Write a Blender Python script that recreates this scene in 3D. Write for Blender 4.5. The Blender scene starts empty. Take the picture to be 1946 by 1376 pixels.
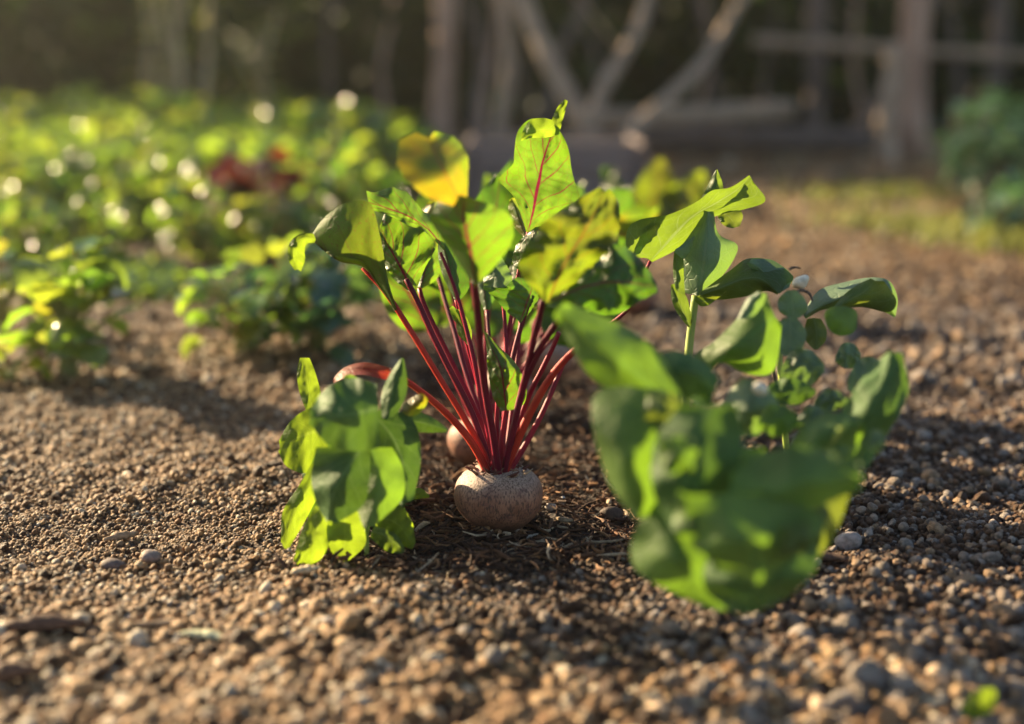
import bpy, math, random
import numpy as np
from mathutils import Vector, Matrix

S = bpy.context.scene
COL = S.collection
rad = math.radians

# ------------------------------------------------------------------ camera
CAM_H, PITCH, FPX = 0.355, rad(12.27), 2703.0
cam_d = bpy.data.cameras.new("camera")
cam_d.sensor_width = 36.0
cam_d.lens = FPX / 1946.0 * 36.0
cam_d.clip_start, cam_d.clip_end = 0.02, 400.0
cam_d.dof.use_dof = True
cam_d.dof.focus_distance = 1.085
cam_d.dof.aperture_fstop = 2.25
cam_d.dof.aperture_blades = 0
cam = bpy.data.objects.new("camera", cam_d)
COL.objects.link(cam)
cam.location = (0, 0, CAM_H)
cam.rotation_euler = (rad(90) - PITCH, 0, 0)
S.camera = cam

# ------------------------------------------------------------------ light
SUN_AZ, SUN_EL = rad(-51.5), rad(22)          # measured from +Y, towards +X
tosun = Vector((math.sin(SUN_AZ) * math.cos(SUN_EL), math.cos(SUN_AZ) * math.cos(SUN_EL), math.sin(SUN_EL)))
W = bpy.data.worlds.new("World")
S.world = W
W.use_nodes = True
wn = W.node_tree
sky = wn.nodes.new("ShaderNodeTexSky")
sky.sky_type = 'NISHITA'
sky.sun_disc = False
sky.sun_elevation = SUN_EL
sky.sun_rotation = SUN_AZ
bg = wn.nodes["Background"]
bg.inputs["Strength"].default_value = 0.05
wn.links.new(sky.outputs[0], bg.inputs[0])
sd = bpy.data.lights.new("sun", 'SUN')
sd.energy = 5.0
sd.angle = rad(0.5)
sd.color = (1.0, 0.77, 0.46)
so = bpy.data.objects.new("sun", sd)
COL.objects.link(so)
so.rotation_euler = (-tosun).to_track_quat('-Z', 'Y').to_euler()
S.view_settings.view_transform = 'Standard'
S.view_settings.look = 'None'
S.view_settings.exposure = 2.25
S.view_settings.gamma = 1.0
S.cycles.use_denoising = True
S.cycles.max_bounces = 8
S.cycles.transparent_max_bounces = 6
S.cycles.sample_clamp_indirect = 6.0
S.cycles.sample_clamp_direct = 12.0

# ------------------------------------------------------------------ geometry helpers
cp, sp = math.cos(PITCH), math.sin(PITCH)
FW = np.array([0, cp, -sp]); UP = np.array([0, sp, cp]); RT = np.array([1.0, 0, 0])
C0 = np.array([0, 0, CAM_H])

def P(px, py, d):
    """the world point seen at a photo pixel, d metres along the view axis"""
    return C0 + d * (FW + (px - 973) / FPX * RT - (py - 688) / FPX * UP)

def G(px, py, z=0.0):
    """the ground point seen at a photo pixel"""
    r = FW + (px - 973) / FPX * RT - (py - 688) / FPX * UP
    return C0 + r * ((z - CAM_H) / r[2])

def depth(p):
    return float(np.dot(np.asarray(p) - C0, FW))

def spline(pts, n):
    """Catmull-Rom through pts (k, dim), n samples evenly spaced along the length"""
    pts = np.asarray(pts, float)
    if len(pts) == 2:
        t = np.linspace(0, 1, n)[:, None]
        return pts[0] * (1 - t) + pts[1] * t
    p = np.vstack([2 * pts[0] - pts[1], pts, 2 * pts[-1] - pts[-2]])
    out = []
    for i in range(1, len(p) - 2):
        t = np.linspace(0, 1, 13)[:-1, None]
        a, b, c, d = p[i - 1], p[i], p[i + 1], p[i + 2]
        out.append(0.5 * (2 * b + (c - a) * t + (2 * a - 5 * b + 4 * c - d) * t ** 2 + (3 * b - a - 3 * c + d) * t ** 3))
    out = np.vstack(out + [pts[-1:]])
    s = np.r_[0, np.cumsum(np.linalg.norm(np.diff(out, axis=0), axis=1))]
    q = np.linspace(0, s[-1], n)
    return np.stack([np.interp(q, s, out[:, k]) for k in range(out.shape[1])], 1)

_rs = np.random.RandomState(5)
_ph = _rs.rand(40, 4)
def wob(x, y, f=1.0, k=0):
    """a smooth made-up noise in about -1..1"""
    x = np.asarray(x, float) * f; y = np.asarray(y, float) * f
    r = 0
    for i in range(6):
        a, b, c, e = _ph[(i + k * 6) % 40]
        th = a * 6.283
        q = 0.7 + 1.9 * b
        r = r + np.sin((x * math.cos(th) + y * math.sin(th)) * q * 6.283 + c * 6.283 + 1.3 * np.sin(y * q * 3 + e * 6))
    return r / 3.2

class MB:
    def __init__(s):
        s.v, s.f, s.uv, s.c, s.n = [], [], [], [], 0
    def add(s, v, f, uv=None, c=None):
        v = np.asarray(v, float)
        s.v.append(v)
        s.uv.append(np.zeros((len(v), 2)) if uv is None else np.asarray(uv, float))
        cc = np.ones((len(v), 4))
        if c is not None:
            cc[:, :3] = c
        s.c.append(cc)
        s.f += [tuple(int(i) + s.n for i in q) for q in f]
        s.n += len(v)
    def build(s, name, mat, parent=None, smooth=True):
        V = np.vstack(s.v)
        base = np.array(parent['_base']) if parent is not None else np.zeros(3)
        me = bpy.data.meshes.new(name)
        me.from_pydata((V - base).tolist(), [], s.f)
        li = np.empty(len(me.loops), np.int32)
        me.loops.foreach_get("vertex_index", li)
        ul = me.uv_layers.new(name="UVMap")
        ul.data.foreach_set("uv", np.vstack(s.uv)[li].ravel().astype(np.float32))
        ca = me.color_attributes.new("col", 'FLOAT_COLOR', 'POINT')
        ca.data.foreach_set("color", np.vstack(s.c).ravel().astype(np.float32))
        if smooth:
            me.polygons.foreach_set("use_smooth", np.ones(len(me.polygons), bool))
        me.materials.append(mat)
        o = bpy.data.objects.new(name, me)
        COL.objects.link(o)
        if parent is not None:
            r = parent
            o.parent = r
            o['_base'] = list(base)
        me.update()
        return o

def grid_faces(nu, nv, wrap=False):
    f = []
    for i in range(nu - 1):
        for j in range(nv if wrap else nv - 1):
            k = (j + 1) % nv
            f.append((i * nv + j, i * nv + k, (i + 1) * nv + k, (i + 1) * nv + j))
    return f

def tag(o, label, cat, group=None, kind=None):
    if label: o['label'] = label
    if cat: o['category'] = cat
    if group: o['group'] = group
    if kind: o['kind'] = kind
    return o

def thing(name, base, label, cat, group=None):
    o = bpy.data.objects.new(name, None)
    COL.objects.link(o)
    o.empty_display_size = 0.02
    o.location = base
    o['_base'] = [float(x) for x in base]
    return tag(o, label, cat, group)

def tube_geo(mb, pts, r, ns=10, rib=0.0, c=None, cap=True, squash=1.0):
    pts = np.asarray(pts, float)
    n = len(pts)
    r = np.asarray(r, float) * np.ones(n)
    T = np.gradient(pts, axis=0)
    T /= np.linalg.norm(T, axis=1)[:, None] + 1e-12
    a = np.array([0, 1.0, 0.03]) if abs(T[0][1]) < 0.8 else np.array([1.0, 0, 0])
    V, UV = [], []
    th = np.linspace(0, 2 * np.pi, ns, endpoint=False)
    rr = 1 + rib * np.cos(5 * th) + rib * 0.8 * np.cos(2 * th)
    s = np.r_[0, np.cumsum(np.linalg.norm(np.diff(pts, axis=0), axis=1))]
    for i in range(n):
        b = np.cross(T[i], a); b /= np.linalg.norm(b) + 1e-12
        a2 = np.cross(b, T[i]); a = a2
        V.append(pts[i] + r[i] * ((np.cos(th) * rr)[:, None] * b * squash + (np.sin(th) * rr)[:, None] * a2))
        UV.append(np.stack([np.full(ns, s[i]), th / 6.283], 1))
    f = grid_faces(n, ns, True)
    if cap:
        f.append(tuple(range(ns))[::-1]); f.append(tuple(range((n - 1) * ns, n * ns)))
    mb.add(np.vstack(V), f, np.vstack(UV), c)

def lathe_geo(mb, base, prof, ns=48, wobble=0.0, seed=0, sx=1, sy=1):
    pr = spline(prof, 40)
    th = np.linspace(0, 2 * np.pi, ns, endpoint=False)
    V, UV = [], []
    for i, (r, z) in enumerate(pr):
        w = 1 + wobble * wob(np.cos(th) * 0.35 + seed, np.sin(th) * 0.35 + z * 9, 1.0, seed % 5)
        V.append(np.stack([base[0] + r * w * np.cos(th) * sx, base[1] + r * w * np.sin(th) * sy, base[2] + z + 0 * th], 1))
        UV.append(np.stack([th / 6.283, np.full(ns, i / 39)], 1))
    f = grid_faces(len(pr), ns, True)
    f.append(tuple(range((len(pr) - 1) * ns, len(pr) * ns)))
    mb.add(np.vstack(V), f, np.vstack(UV))

# ------------------------------------------------------------------ material helpers
def mat(name):
    m = bpy.data.materials.new(name)
    m.use_nodes = True
    nt = m.node_tree
    return m, nt, nt.nodes["Principled BSDF"], nt.nodes["Material Output"]

class N:
    """short-hand node maker"""
    def __init__(s, nt): s.nt = nt
    def node(s, t, **kw):
        n = s.nt.nodes.new(t)
        for k, v in kw.items(): setattr(n, k, v)
        return n
    def put(s, sock, v):
        if isinstance(v, bpy.types.NodeSocket): s.nt.links.new(v, sock)
        elif isinstance(v, (tuple, list)) and len(v) == 3 and sock.type == 'RGBA': sock.default_value = (*v, 1)
        else: sock.default_value = v
    def math(s, op, a, b=0.0, clamp=False):
        n = s.node("ShaderNodeMath", operation=op, use_clamp=clamp)
        s.put(n.inputs[0], a); s.put(n.inputs[1], b)
        return n.outputs[0]
    def mix(s, f, a, b, mode='MIX'):
        n = s.node("ShaderNodeMix", data_type='RGBA', blend_type=mode)
        s.put(n.inputs[0], f); s.put(n.inputs[6], a); s.put(n.inputs[7], b)
        return n.outputs[2]
    def noise(s, vec, scale, detail=3.0, rough=0.55):
        n = s.node("ShaderNodeTexNoise")
        if vec is not None: s.put(n.inputs["Vector"], vec)
        n.inputs["Scale"].default_value = scale; n.inputs["Detail"].default_value = detail
        n.inputs["Roughness"].default_value = rough
        return n.outputs["Fac"]
    def vor(s, vec, scale, feature='F1'):
        n = s.node("ShaderNodeTexVoronoi", feature=feature)
        if vec is not None: s.put(n.inputs["Vector"], vec)
        n.inputs["Scale"].default_value = scale
        return n.outputs["Distance"]
    def ramp(s, f, a, b, lo=0.0, hi=1.0):
        n = s.node("ShaderNodeMapRange", interpolation_type='SMOOTHSTEP')
        s.put(n.inputs[0], f)
        for i, v in zip((1, 2, 3, 4), (a, b, lo, hi)): n.inputs[i].default_value = v
        return n.outputs[0]
    def bump(s, h, strength, dist):
        n = s.node("ShaderNodeBump")
        n.inputs["Strength"].default_value = strength; n.inputs["Distance"].default_value = dist
        s.put(n.inputs["Height"], h)
        return n.outputs[0]
    def obj(s): return s.node("ShaderNodeTexCoord").outputs["Object"]
    def scalev(s, vec, sc):
        n = s.node("ShaderNodeMapping"); s.put(n.inputs["Vector"], vec); n.inputs["Scale"].default_value = sc
        return n.outputs[0]

def leaf_mat(name, base, trans, vein=(0.2, 0.02, 0.05), vamt=0.8, nveins=6.0, tmix=0.5, rough=0.42, spec=0.4,
             patch=None, patch_amt=0.5, bump=1.0, spot=None, vw=0.045):
    m, nt, bs, out = mat(name)
    q = N(nt)
    uv = q.node("ShaderNodeUVMap").outputs[0]
    sep = q.node("ShaderNodeSeparateXYZ"); q.put(sep.inputs[0], uv)
    ob = q.obj()
    ns = q.noise(ob, 45.0, 3.0)
    nv = q.math('SUBTRACT', ns, 0.5)
    u = q.math('ADD', sep.outputs[0], q.math('MULTIPLY', nv, 0.10))
    v = q.math('ADD', sep.outputs[1], q.math('MULTIPLY', nv, 0.03))
    vs = q.math('SUBTRACT', q.math('MULTIPLY', v, 2.0), 1.0)
    a = q.math('ABSOLUTE', vs)
    side = q.math('MULTIPLY', q.math('GREATER_THAN', vs, 0.0), 0.37)
    t = q.math('ADD', q.math('MULTIPLY', q.math('SUBTRACT', u, q.math('MULTIPLY', q.math('POWER', a, 0.85), 0.36)), nveins), side)
    tri = q.math('ABSOLUTE', q.math('SUBTRACT', q.math('FRACT', t), 0.5))          # 0 at a vein
    wv = q.math('ADD', q.math('MULTIPLY', q.math('SUBTRACT', 1.0, a), vw), 0.02)
    lat = q.math('SUBTRACT', 1.0, q.math('DIVIDE', tri, wv), True)
    mw = q.math('ADD', q.math('MULTIPLY', q.math('SUBTRACT', 1.0, u), 0.06), 0.025)
    mid = q.math('SUBTRACT', 1.0, q.math('DIVIDE', a, mw), True)
    mid = q.math('MULTIPLY', mid, 2.0, True)
    net = q.vor(ob, 150.0, 'DISTANCE_TO_EDGE')
    netl = q.ramp(net, 0.0, 0.12, 1.0, 0.0)
    lat2 = q.math('MULTIPLY', lat, q.ramp(q.noise(ob, 60.0, 2.0), 0.3, 0.6, 0.55, 1.0))
    veins = q.math('MAXIMUM', mid, q.math('MAXIMUM', lat2, q.math('MULTIPLY', netl, 0.16)))
    big = q.ramp(q.noise(ob, 22.0, 3.0), 0.35, 0.68)
    b2 = tuple(x * 0.62 for x in base); t2 = tuple(x * 0.70 for x in trans)
    cb = q.mix(big, base, b2); ct = q.mix(big, trans, t2)
    if patch:
        pf = q.math('MULTIPLY', q.ramp(q.noise(ob, 17.0, 2.0), 0.40, 0.72), patch_amt)
        cb = q.mix(pf, cb, tuple(x * 0.4 for x in patch)); ct = q.mix(pf, ct, patch)
    if spot:
        sf = q.ramp(q.noise(ob, 420.0, 5.0, 0.7), 0.55, 0.66, 0.0, 0.55)
        cb = q.mix(sf, cb, spot); ct = q.mix(sf, ct, spot)
    vf = q.math('MULTIPLY', veins, vamt)
    cb = q.mix(vf, cb, vein); ct = q.mix(vf, ct, vein)
    q.put(bs.inputs["Base Color"], cb)
    bs.inputs["Roughness"].default_value = rough
    bs.inputs["Specular IOR Level"].default_value = spec
    h = q.math('ADD', q.math('MULTIPLY', veins, -0.5), q.math('ADD', q.math('MULTIPLY', q.noise(ob, 160.0, 2.0), 0.5), q.math('MULTIPLY', netl, -0.3)))
    q.put(bs.inputs["Normal"], q.bump(h, 0.45 * bump, 0.0012))
    tr = q.node("ShaderNodeBsdfTranslucent"); q.put(tr.inputs["Color"], ct)
    mx = q.node("ShaderNodeMixShader"); mx.inputs[0].default_value = tmix
    nt.links.new(bs.outputs[0], mx.inputs[1]); nt.links.new(tr.outputs[0], mx.inputs[2])
    nt.links.new(mx.outputs[0], out.inputs[0])
    return m

def plain_leaf(name, base, trans, tmix=0.5, rough=0.4, spec=0.45, var=0.5):
    """for foliage of many leaves in one mesh: colour varies leaf by leaf through the col attribute"""
    m, nt, bs, out = mat(name)
    q = N(nt)
    at = q.node("ShaderNodeVertexColor", layer_name="col").outputs[0]
    cb = q.mix(1.0, base, at, 'MULTIPLY'); ct = q.mix(1.0, trans, at, 'MULTIPLY')
    q.put(bs.inputs["Base Color"], cb)
    bs.inputs["Roughness"].default_value = rough; bs.inputs["Specular IOR Level"].default_value = spec
    tr = q.node("ShaderNodeBsdfTranslucent"); q.put(tr.inputs["Color"], ct)
    mx = q.node("ShaderNodeMixShader"); mx.inputs[0].default_value = tmix
    nt.links.new(bs.outputs[0], mx.inputs[1]); nt.links.new(tr.outputs[0], mx.inputs[2])
    nt.links.new(mx.outputs[0], out.inputs[0])
    return m

def stem_mat(name, c1, c2, sss=0.5, radius=(0.004, 0.0006, 0.0005), rough=0.45):
    m, nt, bs, out = mat(name)
    q = N(nt)
    uv = q.node("ShaderNodeUVMap").outputs[0]
    st = q.noise(q.scalev(uv, (9.0, 22.0, 1.0)), 1.0, 3.0)
    lg = q.noise(q.obj(), 28.0, 2.0)
    c = q.mix(q.ramp(q.math('ADD', q.math('MULTIPLY', st, 0.6), q.math('MULTIPLY', lg, 0.4)), 0.38, 0.62), c1, c2)
    q.put(bs.inputs["Base Color"], c)
    bs.inputs["Roughness"].default_value = rough
    bs.inputs["Specular IOR Level"].default_value = 0.22
    bs.inputs["Subsurface Weight"].default_value = sss
    bs.inputs["Subsurface Radius"].default_value = [x / radius[0] for x in radius]
    bs.inputs["Subsurface Scale"].default_value = radius[0]
    q.put(bs.inputs["Normal"], q.bump(st, 0.4, 0.0008))
    return m

def bark_mat(name, c1, c2, scale=(14, 14, 2.0)):
    m, nt, bs, out = mat(name)
    q = N(nt)
    o = q.scalev(q.obj(), scale)
    n1 = q.noise(o, 3.0, 5.0, 0.65)
    q.put(bs.inputs["Base Color"], q.mix(q.ramp(n1, 0.35, 0.65), c1, c2))
    bs.inputs["Roughness"].default_value = 0.85
    q.put(bs.inputs["Normal"], q.bump(n1, 0.8, 0.02))
    return m

def col_mat(name, rough=0.8, bscale=900.0, bdist=0.0006, spec=0.3, inst=False):
    """takes its colour from the col attribute, plus fine grain"""
    m, nt, bs, out = mat(name)
    q = N(nt)
    at = q.node("ShaderNodeAttribute", attribute_name="col", attribute_type='INSTANCER' if inst else 'GEOMETRY').outputs[0]
    n1 = q.noise(q.obj(), 1.4 if inst else bscale * 0.4, 4.0, 0.6)
    q.put(bs.inputs["Base Color"], q.mix(1.0, at, q.mix(q.ramp(n1, 0.3, 0.7), (0.6, 0.58, 0.55), (1.15, 1.12, 1.1)), 'MULTIPLY'))
    bs.inputs["Roughness"].default_value = rough
    bs.inputs["Specular IOR Level"].default_value = spec
    q.put(bs.inputs["Normal"], q.bump(q.noise(q.obj(), 6.0 if inst else bscale, 3.0), 0.7, 0.15 if inst else bdist))
    return m

# ------------------------------------------------------------------ the ground
def zone(x, y):
    """1 in the dark mulch strip of the beetroot row, 0 in the granular beds"""
    cx = 0.020 + 0.02 * (y - 1.08)
    w = 0.125 + 0.014 * wob(x, y, 3.0, 1)
    a = np.clip((w - np.abs(x - cx)) / 0.05 + 0.5, 0, 1)
    b = np.clip((y - 0.945 + 0.02 * wob(x, y, 4.0, 2)) / 0.07 + 0.3, 0, 1)
    return a * b

def H(x, y):
    e = 1 - np.clip((np.hypot(x, y - 1.2) - 4) / 3, 0, 1)
    h = 0.004 * wob(x, y, 1.1, 0) + 0.0035 * wob(x, y, 4.5, 3) + 0.002 * wob(x, y, 11.0, 4)
    h = h - 0.003 * zone(x, y)
    return h * e - 0.002

def axis(lo, hi, c0, c1, step):
    core = np.arange(c0, c1, step)
    k = np.array([0.01 * 1.28 ** i for i in range(40)]); k = np.cumsum(k)
    left = c0 - k[(c0 - k) > lo]; right = core[-1] + k[(core[-1] + k) < hi]
    return np.r_[lo, left[::-1], core, right, hi]

def build_ground():
    xs = axis(-90, 90, -0.75, 0.8, 0.006); ys = axis(-12, 150, 0.55, 2.2, 0.006)
    X, Y = np.meshgrid(xs, ys)
    Z = H(X, Y)
    V = np.stack([X.ravel(), Y.ravel(), Z.ravel()], 1)
    nx, ny = len(xs), len(ys)
    i = np.arange(ny - 1)[:, None] * nx + np.arange(nx - 1)[None, :]
    i = i.ravel()
    F = np.stack([i, i + 1, i + nx + 1, i + nx], 1)
    me = bpy.data.meshes.new("ground")
    me.vertices.add(len(V)); me.vertices.foreach_set("co", V.ravel().astype(np.float32))
    me.loops.add(F.size); me.loops.foreach_set("vertex_index", F.ravel().astype(np.int32))
    me.polygons.add(len(F)); me.polygons.foreach_set("loop_start", np.arange(0, F.size, 4, dtype=np.int32))
    me.polygons.foreach_set("use_smooth", np.ones(len(F), bool))
    z = me.attributes.new("mulch", 'FLOAT', 'POINT'); z.data.foreach_set("value", zone(X, Y).ravel().astype(np.float32))
    me.update(calc_edges=True); me.validate()
    m, nt, bs, out = mat("soil")
    q = N(nt)
    o = q.obj()
    n1 = q.noise(o, 260.0, 5.0, 0.6); n2 = q.noise(o, 3.0, 4.0); v1 = q.vor(o, 240.0)
    loam = q.mix(q.ramp(n1, 0.35, 0.65), (0.04, 0.022, 0.012), (0.12, 0.068, 0.036))
    far = q.mix(q.ramp(n2, 0.4, 0.6), (0.25, 0.18, 0.10), (0.17, 0.16, 0.07))
    spx = q.node("ShaderNodeSeparateXYZ"); q.put(spx.inputs[0], o)
    c = q.mix(q.ramp(spx.outputs[1], 2.0, 4.5), loam, far)
    mu = q.node("ShaderNodeAttribute", attribute_name="mulch").outputs["Fac"]
    dark = q.mix(q.ramp(n1, 0.4, 0.7), (0.020, 0.012, 0.009), (0.055, 0.030, 0.020))
    c = q.mix(mu, c, dark)
    q.put(bs.inputs["Base Color"], c)
    bs.inputs["Roughness"].default_value = 0.9
    q.put(bs.inputs["Normal"], q.bump(q.math('ADD', n1, q.math('MULTIPLY', v1, -0.8)), 1.0, 0.006))
    me.materials.append(m)
    ob = bpy.data.objects.new("ground", me); COL.objects.link(ob)
    ob['kind'] = 'structure'
    return ob
build_ground()

def ico(sub, seed, rough=0.22, sq=(1, 1, 1)):
    import bmesh
    bm = bmesh.new()
    bmesh.ops.create_icosphere(bm, subdivisions=sub, radius=1.0)
    rs = np.random.RandomState(seed)
    k = rs.randn(7, 3); ph = rs.rand(7) * 6.28
    for v in bm.verts:
        c = np.array(v.co)
        g = 1 + rough * sum(np.sin(2.1 * np.dot(k[i], c) + ph[i]) for i in range(7)) / 3.0
        v.co = Vector(c * g * np.array(sq))
    V = np.array([v.co[:] for v in bm.verts]); F = [tuple(v.index for v in f.verts) for f in bm.faces]
    bm.free()
    return V, F

def gn_scatter(name, pts, scl, rot, cols, idx, variants, label=None):
    """one object: a cloud of points that instances the little meshes in variants"""
    col = bpy.data.collections.new(name + "_kinds")
    for i, vo in enumerate(variants):
        col.objects.link(vo)
    me = bpy.data.meshes.new(name)
    me.vertices.add(len(pts)); me.vertices.foreach_set("co", np.asarray(pts, np.float32).ravel())
    for nm, ty, key, a in (("scl", 'FLOAT_VECTOR', "vector", scl), ("rot", 'FLOAT_VECTOR', "vector", rot),
                           ("idx", 'INT', "value", idx)):
        at = me.attributes.new(nm, ty, 'POINT'); at.data.foreach_set(key, np.asarray(a).ravel().astype(np.int32 if ty == 'INT' else np.float32))
    c4 = np.ones((len(pts), 4), np.float32); c4[:, :3] = cols
    at = me.attributes.new("col", 'FLOAT_COLOR', 'POINT'); at.data.foreach_set("color", c4.ravel())
    o = bpy.data.objects.new(name, me); COL.objects.link(o)
    o['kind'] = 'stuff'
    if label: o['label'] = label
    ng = bpy.data.node_groups.new(name, 'GeometryNodeTree')
    ng.interface.new_socket("Geometry", in_out='INPUT', socket_type='NodeSocketGeometry')
    ng.interface.new_socket("Geometry", in_out='OUTPUT', socket_type='NodeSocketGeometry')
    gi = ng.nodes.new("NodeGroupInput"); go = ng.nodes.new("NodeGroupOutput")
    ci = ng.nodes.new("GeometryNodeCollectionInfo")
    ci.inputs["Collection"].default_value = col
    ci.inputs["Separate Children"].default_value = True
    ci.inputs["Reset Children"].default_value = True
    ip = ng.nodes.new("GeometryNodeInstanceOnPoints")
    ip.inputs["Pick Instance"].default_value = True
    def attr(nm, ty):
        n = ng.nodes.new("GeometryNodeInputNamedAttribute"); n.data_type = ty; n.inputs["Name"].default_value = nm
        return n.outputs["Attribute"]
    L = ng.links.new
    L(gi.outputs[0], ip.inputs["Points"]); L(ci.outputs[0], ip.inputs["Instance"])
    L(attr("idx", 'INT'), ip.inputs["Instance Index"])
    e2r = ng.nodes.new("FunctionNodeEulerToRotation")
    L(attr("rot", 'FLOAT_VECTOR'), e2r.inputs[0]); L(e2r.outputs[0], ip.inputs["Rotation"])
    L(attr("scl", 'FLOAT_VECTOR'), ip.inputs["Scale"])
    L(ip.outputs[0], go.inputs[0])
    md = o.modifiers.new("scatter", 'NODES'); md.node_group = ng
    return o

def scatter_xy(rs, n, d0, d1, margin=0.12):
    """points on the ground in the wedge the photo looks at, between two distances"""
    y = np.sqrt(rs.rand(n) * (d1 ** 2 - d0 ** 2) + d0 ** 2)
    hw = 0.375 * y + margin
    return (rs.rand(n) * 2 - 1) * hw, y

def build_grains():
    rs = np.random.RandomState(11)
    gm = col_mat("granule", rough=0.55, inst=True, spec=0.3)
    kinds = []
    for i in range(8):
        V, F = ico(2, 40 + i, 0.16 + 0.03 * (i % 4), (1, 0.85 + 0.05 * (i % 3), 0.75 + 0.04 * (i % 5)))
        mb = MB(); mb.add(V, F); o = mb.build("granule", gm); COL.objects.unlink(o); kinds.append(o)
    X, Y, Rr = [], [], []
    for n, d0, d1, r0, sg in ((118000, 0.62, 1.5, 0.00168, 0.30), (50000, 1.5, 2.7, 0.0031, 0.30), (36000, 2.7, 5.5, 0.005, 0.3),
                              (3600, 0.62, 1.6, 0.0028, 0.18), (420, 0.62, 1.6, 0.0040, 0.15)):
        x, y = scatter_xy(rs, n, d0, d1)
        r = r0 * np.exp(sg * rs.randn(n))
        # bigger, greyer pebbles on the right-hand bed
        right = np.clip((x - 0.10) / 0.12, 0, 1) * np.clip((2.4 - y) / 0.5, 0, 1)
        r = r * (1 + right * (rs.rand(n) < 0.16) * (0.25 + 0.6 * rs.rand(n)))
        r = r * (1 - 0.35 * zone(x, y)) * (1 + 0.65 * np.clip((0.92 - y) / 0.12, 0, 1))
        r = r * (1 - 0.30 * np.exp(-((y - 1.04) / 0.08) ** 2) * (x < -0.08))          # finer tilth round the seedling
        keep = rs.rand(n) > 0.72 * zone(x, y)
        if r0 > 0.0036 and d0 < 1:
            keep &= (rs.rand(n) < 0.35 + 0.65 * right)
        # finer tilth in front of the left seedling
        X.append(x[keep]); Y.append(y[keep]); Rr.append(r[keep])
    X, Y, R = np.concatenate(X), np.concatenate(Y), np.concatenate(Rr)
    n = len(X)
    lump = np.clip(wob(X, Y, 1.6, 5), -1, 1) * 0.004
    Z = H(X, Y) + R * (0.15 + 0.6 * rs.rand(n)) + (rs.rand(n) < 0.12) * R * 0.7
    pal = np.array([(0.56, 0.335, 0.155), (0.34, 0.18, 0.078), (0.71, 0.48, 0.26), (0.10, 0.048, 0.023), (0.90, 0.77, 0.57), (0.43, 0.30, 0.185)])  # the palest granules put sunlit sparkle into the colour
    pr = np.array([0.27, 0.24, 0.13, 0.22, 0.09, 0.05])
    palr = np.array([(0.18, 0.092, 0.046), (0.11, 0.055, 0.028), (0.34, 0.27, 0.22), (0.44, 0.38, 0.34), (0.075, 0.040, 0.024), (0.46, 0.30, 0.18)])
    prr = np.array([0.27, 0.27, 0.13, 0.07, 0.18, 0.08])
    palm = np.array([(0.045, 0.022, 0.014), (0.09, 0.042, 0.024), (0.22, 0.10, 0.05), (0.32, 0.18, 0.10)])
    prm = np.array([0.5, 0.32, 0.13, 0.05])
    c = pal[rs.choice(6, n, p=pr)]
    rt = np.clip((X - 0.10 + 0.20 * np.clip((0.99 - Y) / 0.05, 0, 1)) / 0.10, 0, 1) * np.clip((2.6 - Y) / 0.6, 0, 1) * np.clip((Y - 0.76) / 0.06, 0, 1)  # right-bed mask, widened in front to put plant shade into the granule colour
    useR = rs.rand(n) < rt
    c[useR] = palr[rs.choice(6, useR.sum(), p=prr)]
    useM = rs.rand(n) < zone(X, Y)
    c[useM] = palm[rs.choice(4, useM.sum(), p=prm)]
    bigr = (R > 0.0042) & (rs.rand(n) < 0.7) & (X > 0.08) & (Y < 2)
    c[bigr] = palr[rs.choice([2, 3, 2, 5], bigr.sum())]
    c = c * (0.8 + 0.4 * rs.rand(n))[:, None]
    el = 1 + 0.5 * rs.rand(n, 1) * (rs.rand(n, 1) < 0.35)
    scl = R[:, None] * np.hstack([el, np.ones((n, 1)), 0.8 + 0.3 * rs.rand(n, 1)])
    rot = np.stack([rs.randn(n) * 0.5, rs.randn(n) * 0.5, rs.rand(n) * 6.28], 1)
    gn_scatter("soil_granules", np.stack([X, Y, Z], 1), scl, rot, c, rs.randint(0, 8, n), kinds, "brown soil granules and small grey pebbles covering the bed")

def build_mulch():
    rs = np.random.RandomState(3)
    mb = MB()
    n = 0
    while n < 6500:
        y = 0.89 + 1.5 * rs.rand() ** 1.6
        x = 0.012 + (rs.rand() * 2 - 1) * 0.19
        if rs.rand() > float(zone(np.array(x), np.array(y))) * 0.98 + 0.02: continue
        n += 1
        k = rs.rand()
        ln = (0.004 + 0.012 * rs.rand()) if k < 0.8 else (0.012 + 0.02 * rs.rand())
        w = ln * (0.05 + 0.16 * rs.rand()) if k < 0.8 else 0.0006 + 0.0012 * rs.rand()
        w = max(w, 0.0005)
        a = rs.rand() * 6.28; tilt = rs.randn() * 0.28
        t = np.array([math.cos(a) * math.cos(tilt), math.sin(a) * math.cos(tilt), math.sin(tilt)])
        z = float(H(np.array(x), np.array(y))) + 0.0015 + 0.005 * rs.rand() + abs(t[2]) * ln * 0.35
        s = np.linspace(-0.5, 0.5, 4)[:, None]
        side = np.array([-t[1], t[0], 0.0]); side /= np.linalg.norm(side) + 1e-9
        bend = side * rs.randn() * 0.18 * ln + np.array([0, 0, 1]) * rs.randn() * 0.08 * ln
        pts = np.array([x, y, z]) + s * ln * t + (s ** 2) * 4 * bend
        kk = rs.rand()
        c = np.array((0.045, 0.022, 0.014) if kk < 0.45 else (0.11, 0.052, 0.027) if kk < 0.74 else (0.24, 0.125, 0.06) if kk < 0.92 else (0.38, 0.29, 0.20))
        tube_geo(mb, pts, w * np.array([0.55, 1, 0.95, 0.5]) * 0.5, 5, 0, c * (0.7 + 0.6 * rs.rand()), True, 1.6)
    o = mb.build("bark_mulch", col_mat("mulch_fibre", 0.8, 1200.0, 0.0005), smooth=False)
    tag(o, "dark brown bark mulch and fibres around the beetroot row", None, kind='stuff')

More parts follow.
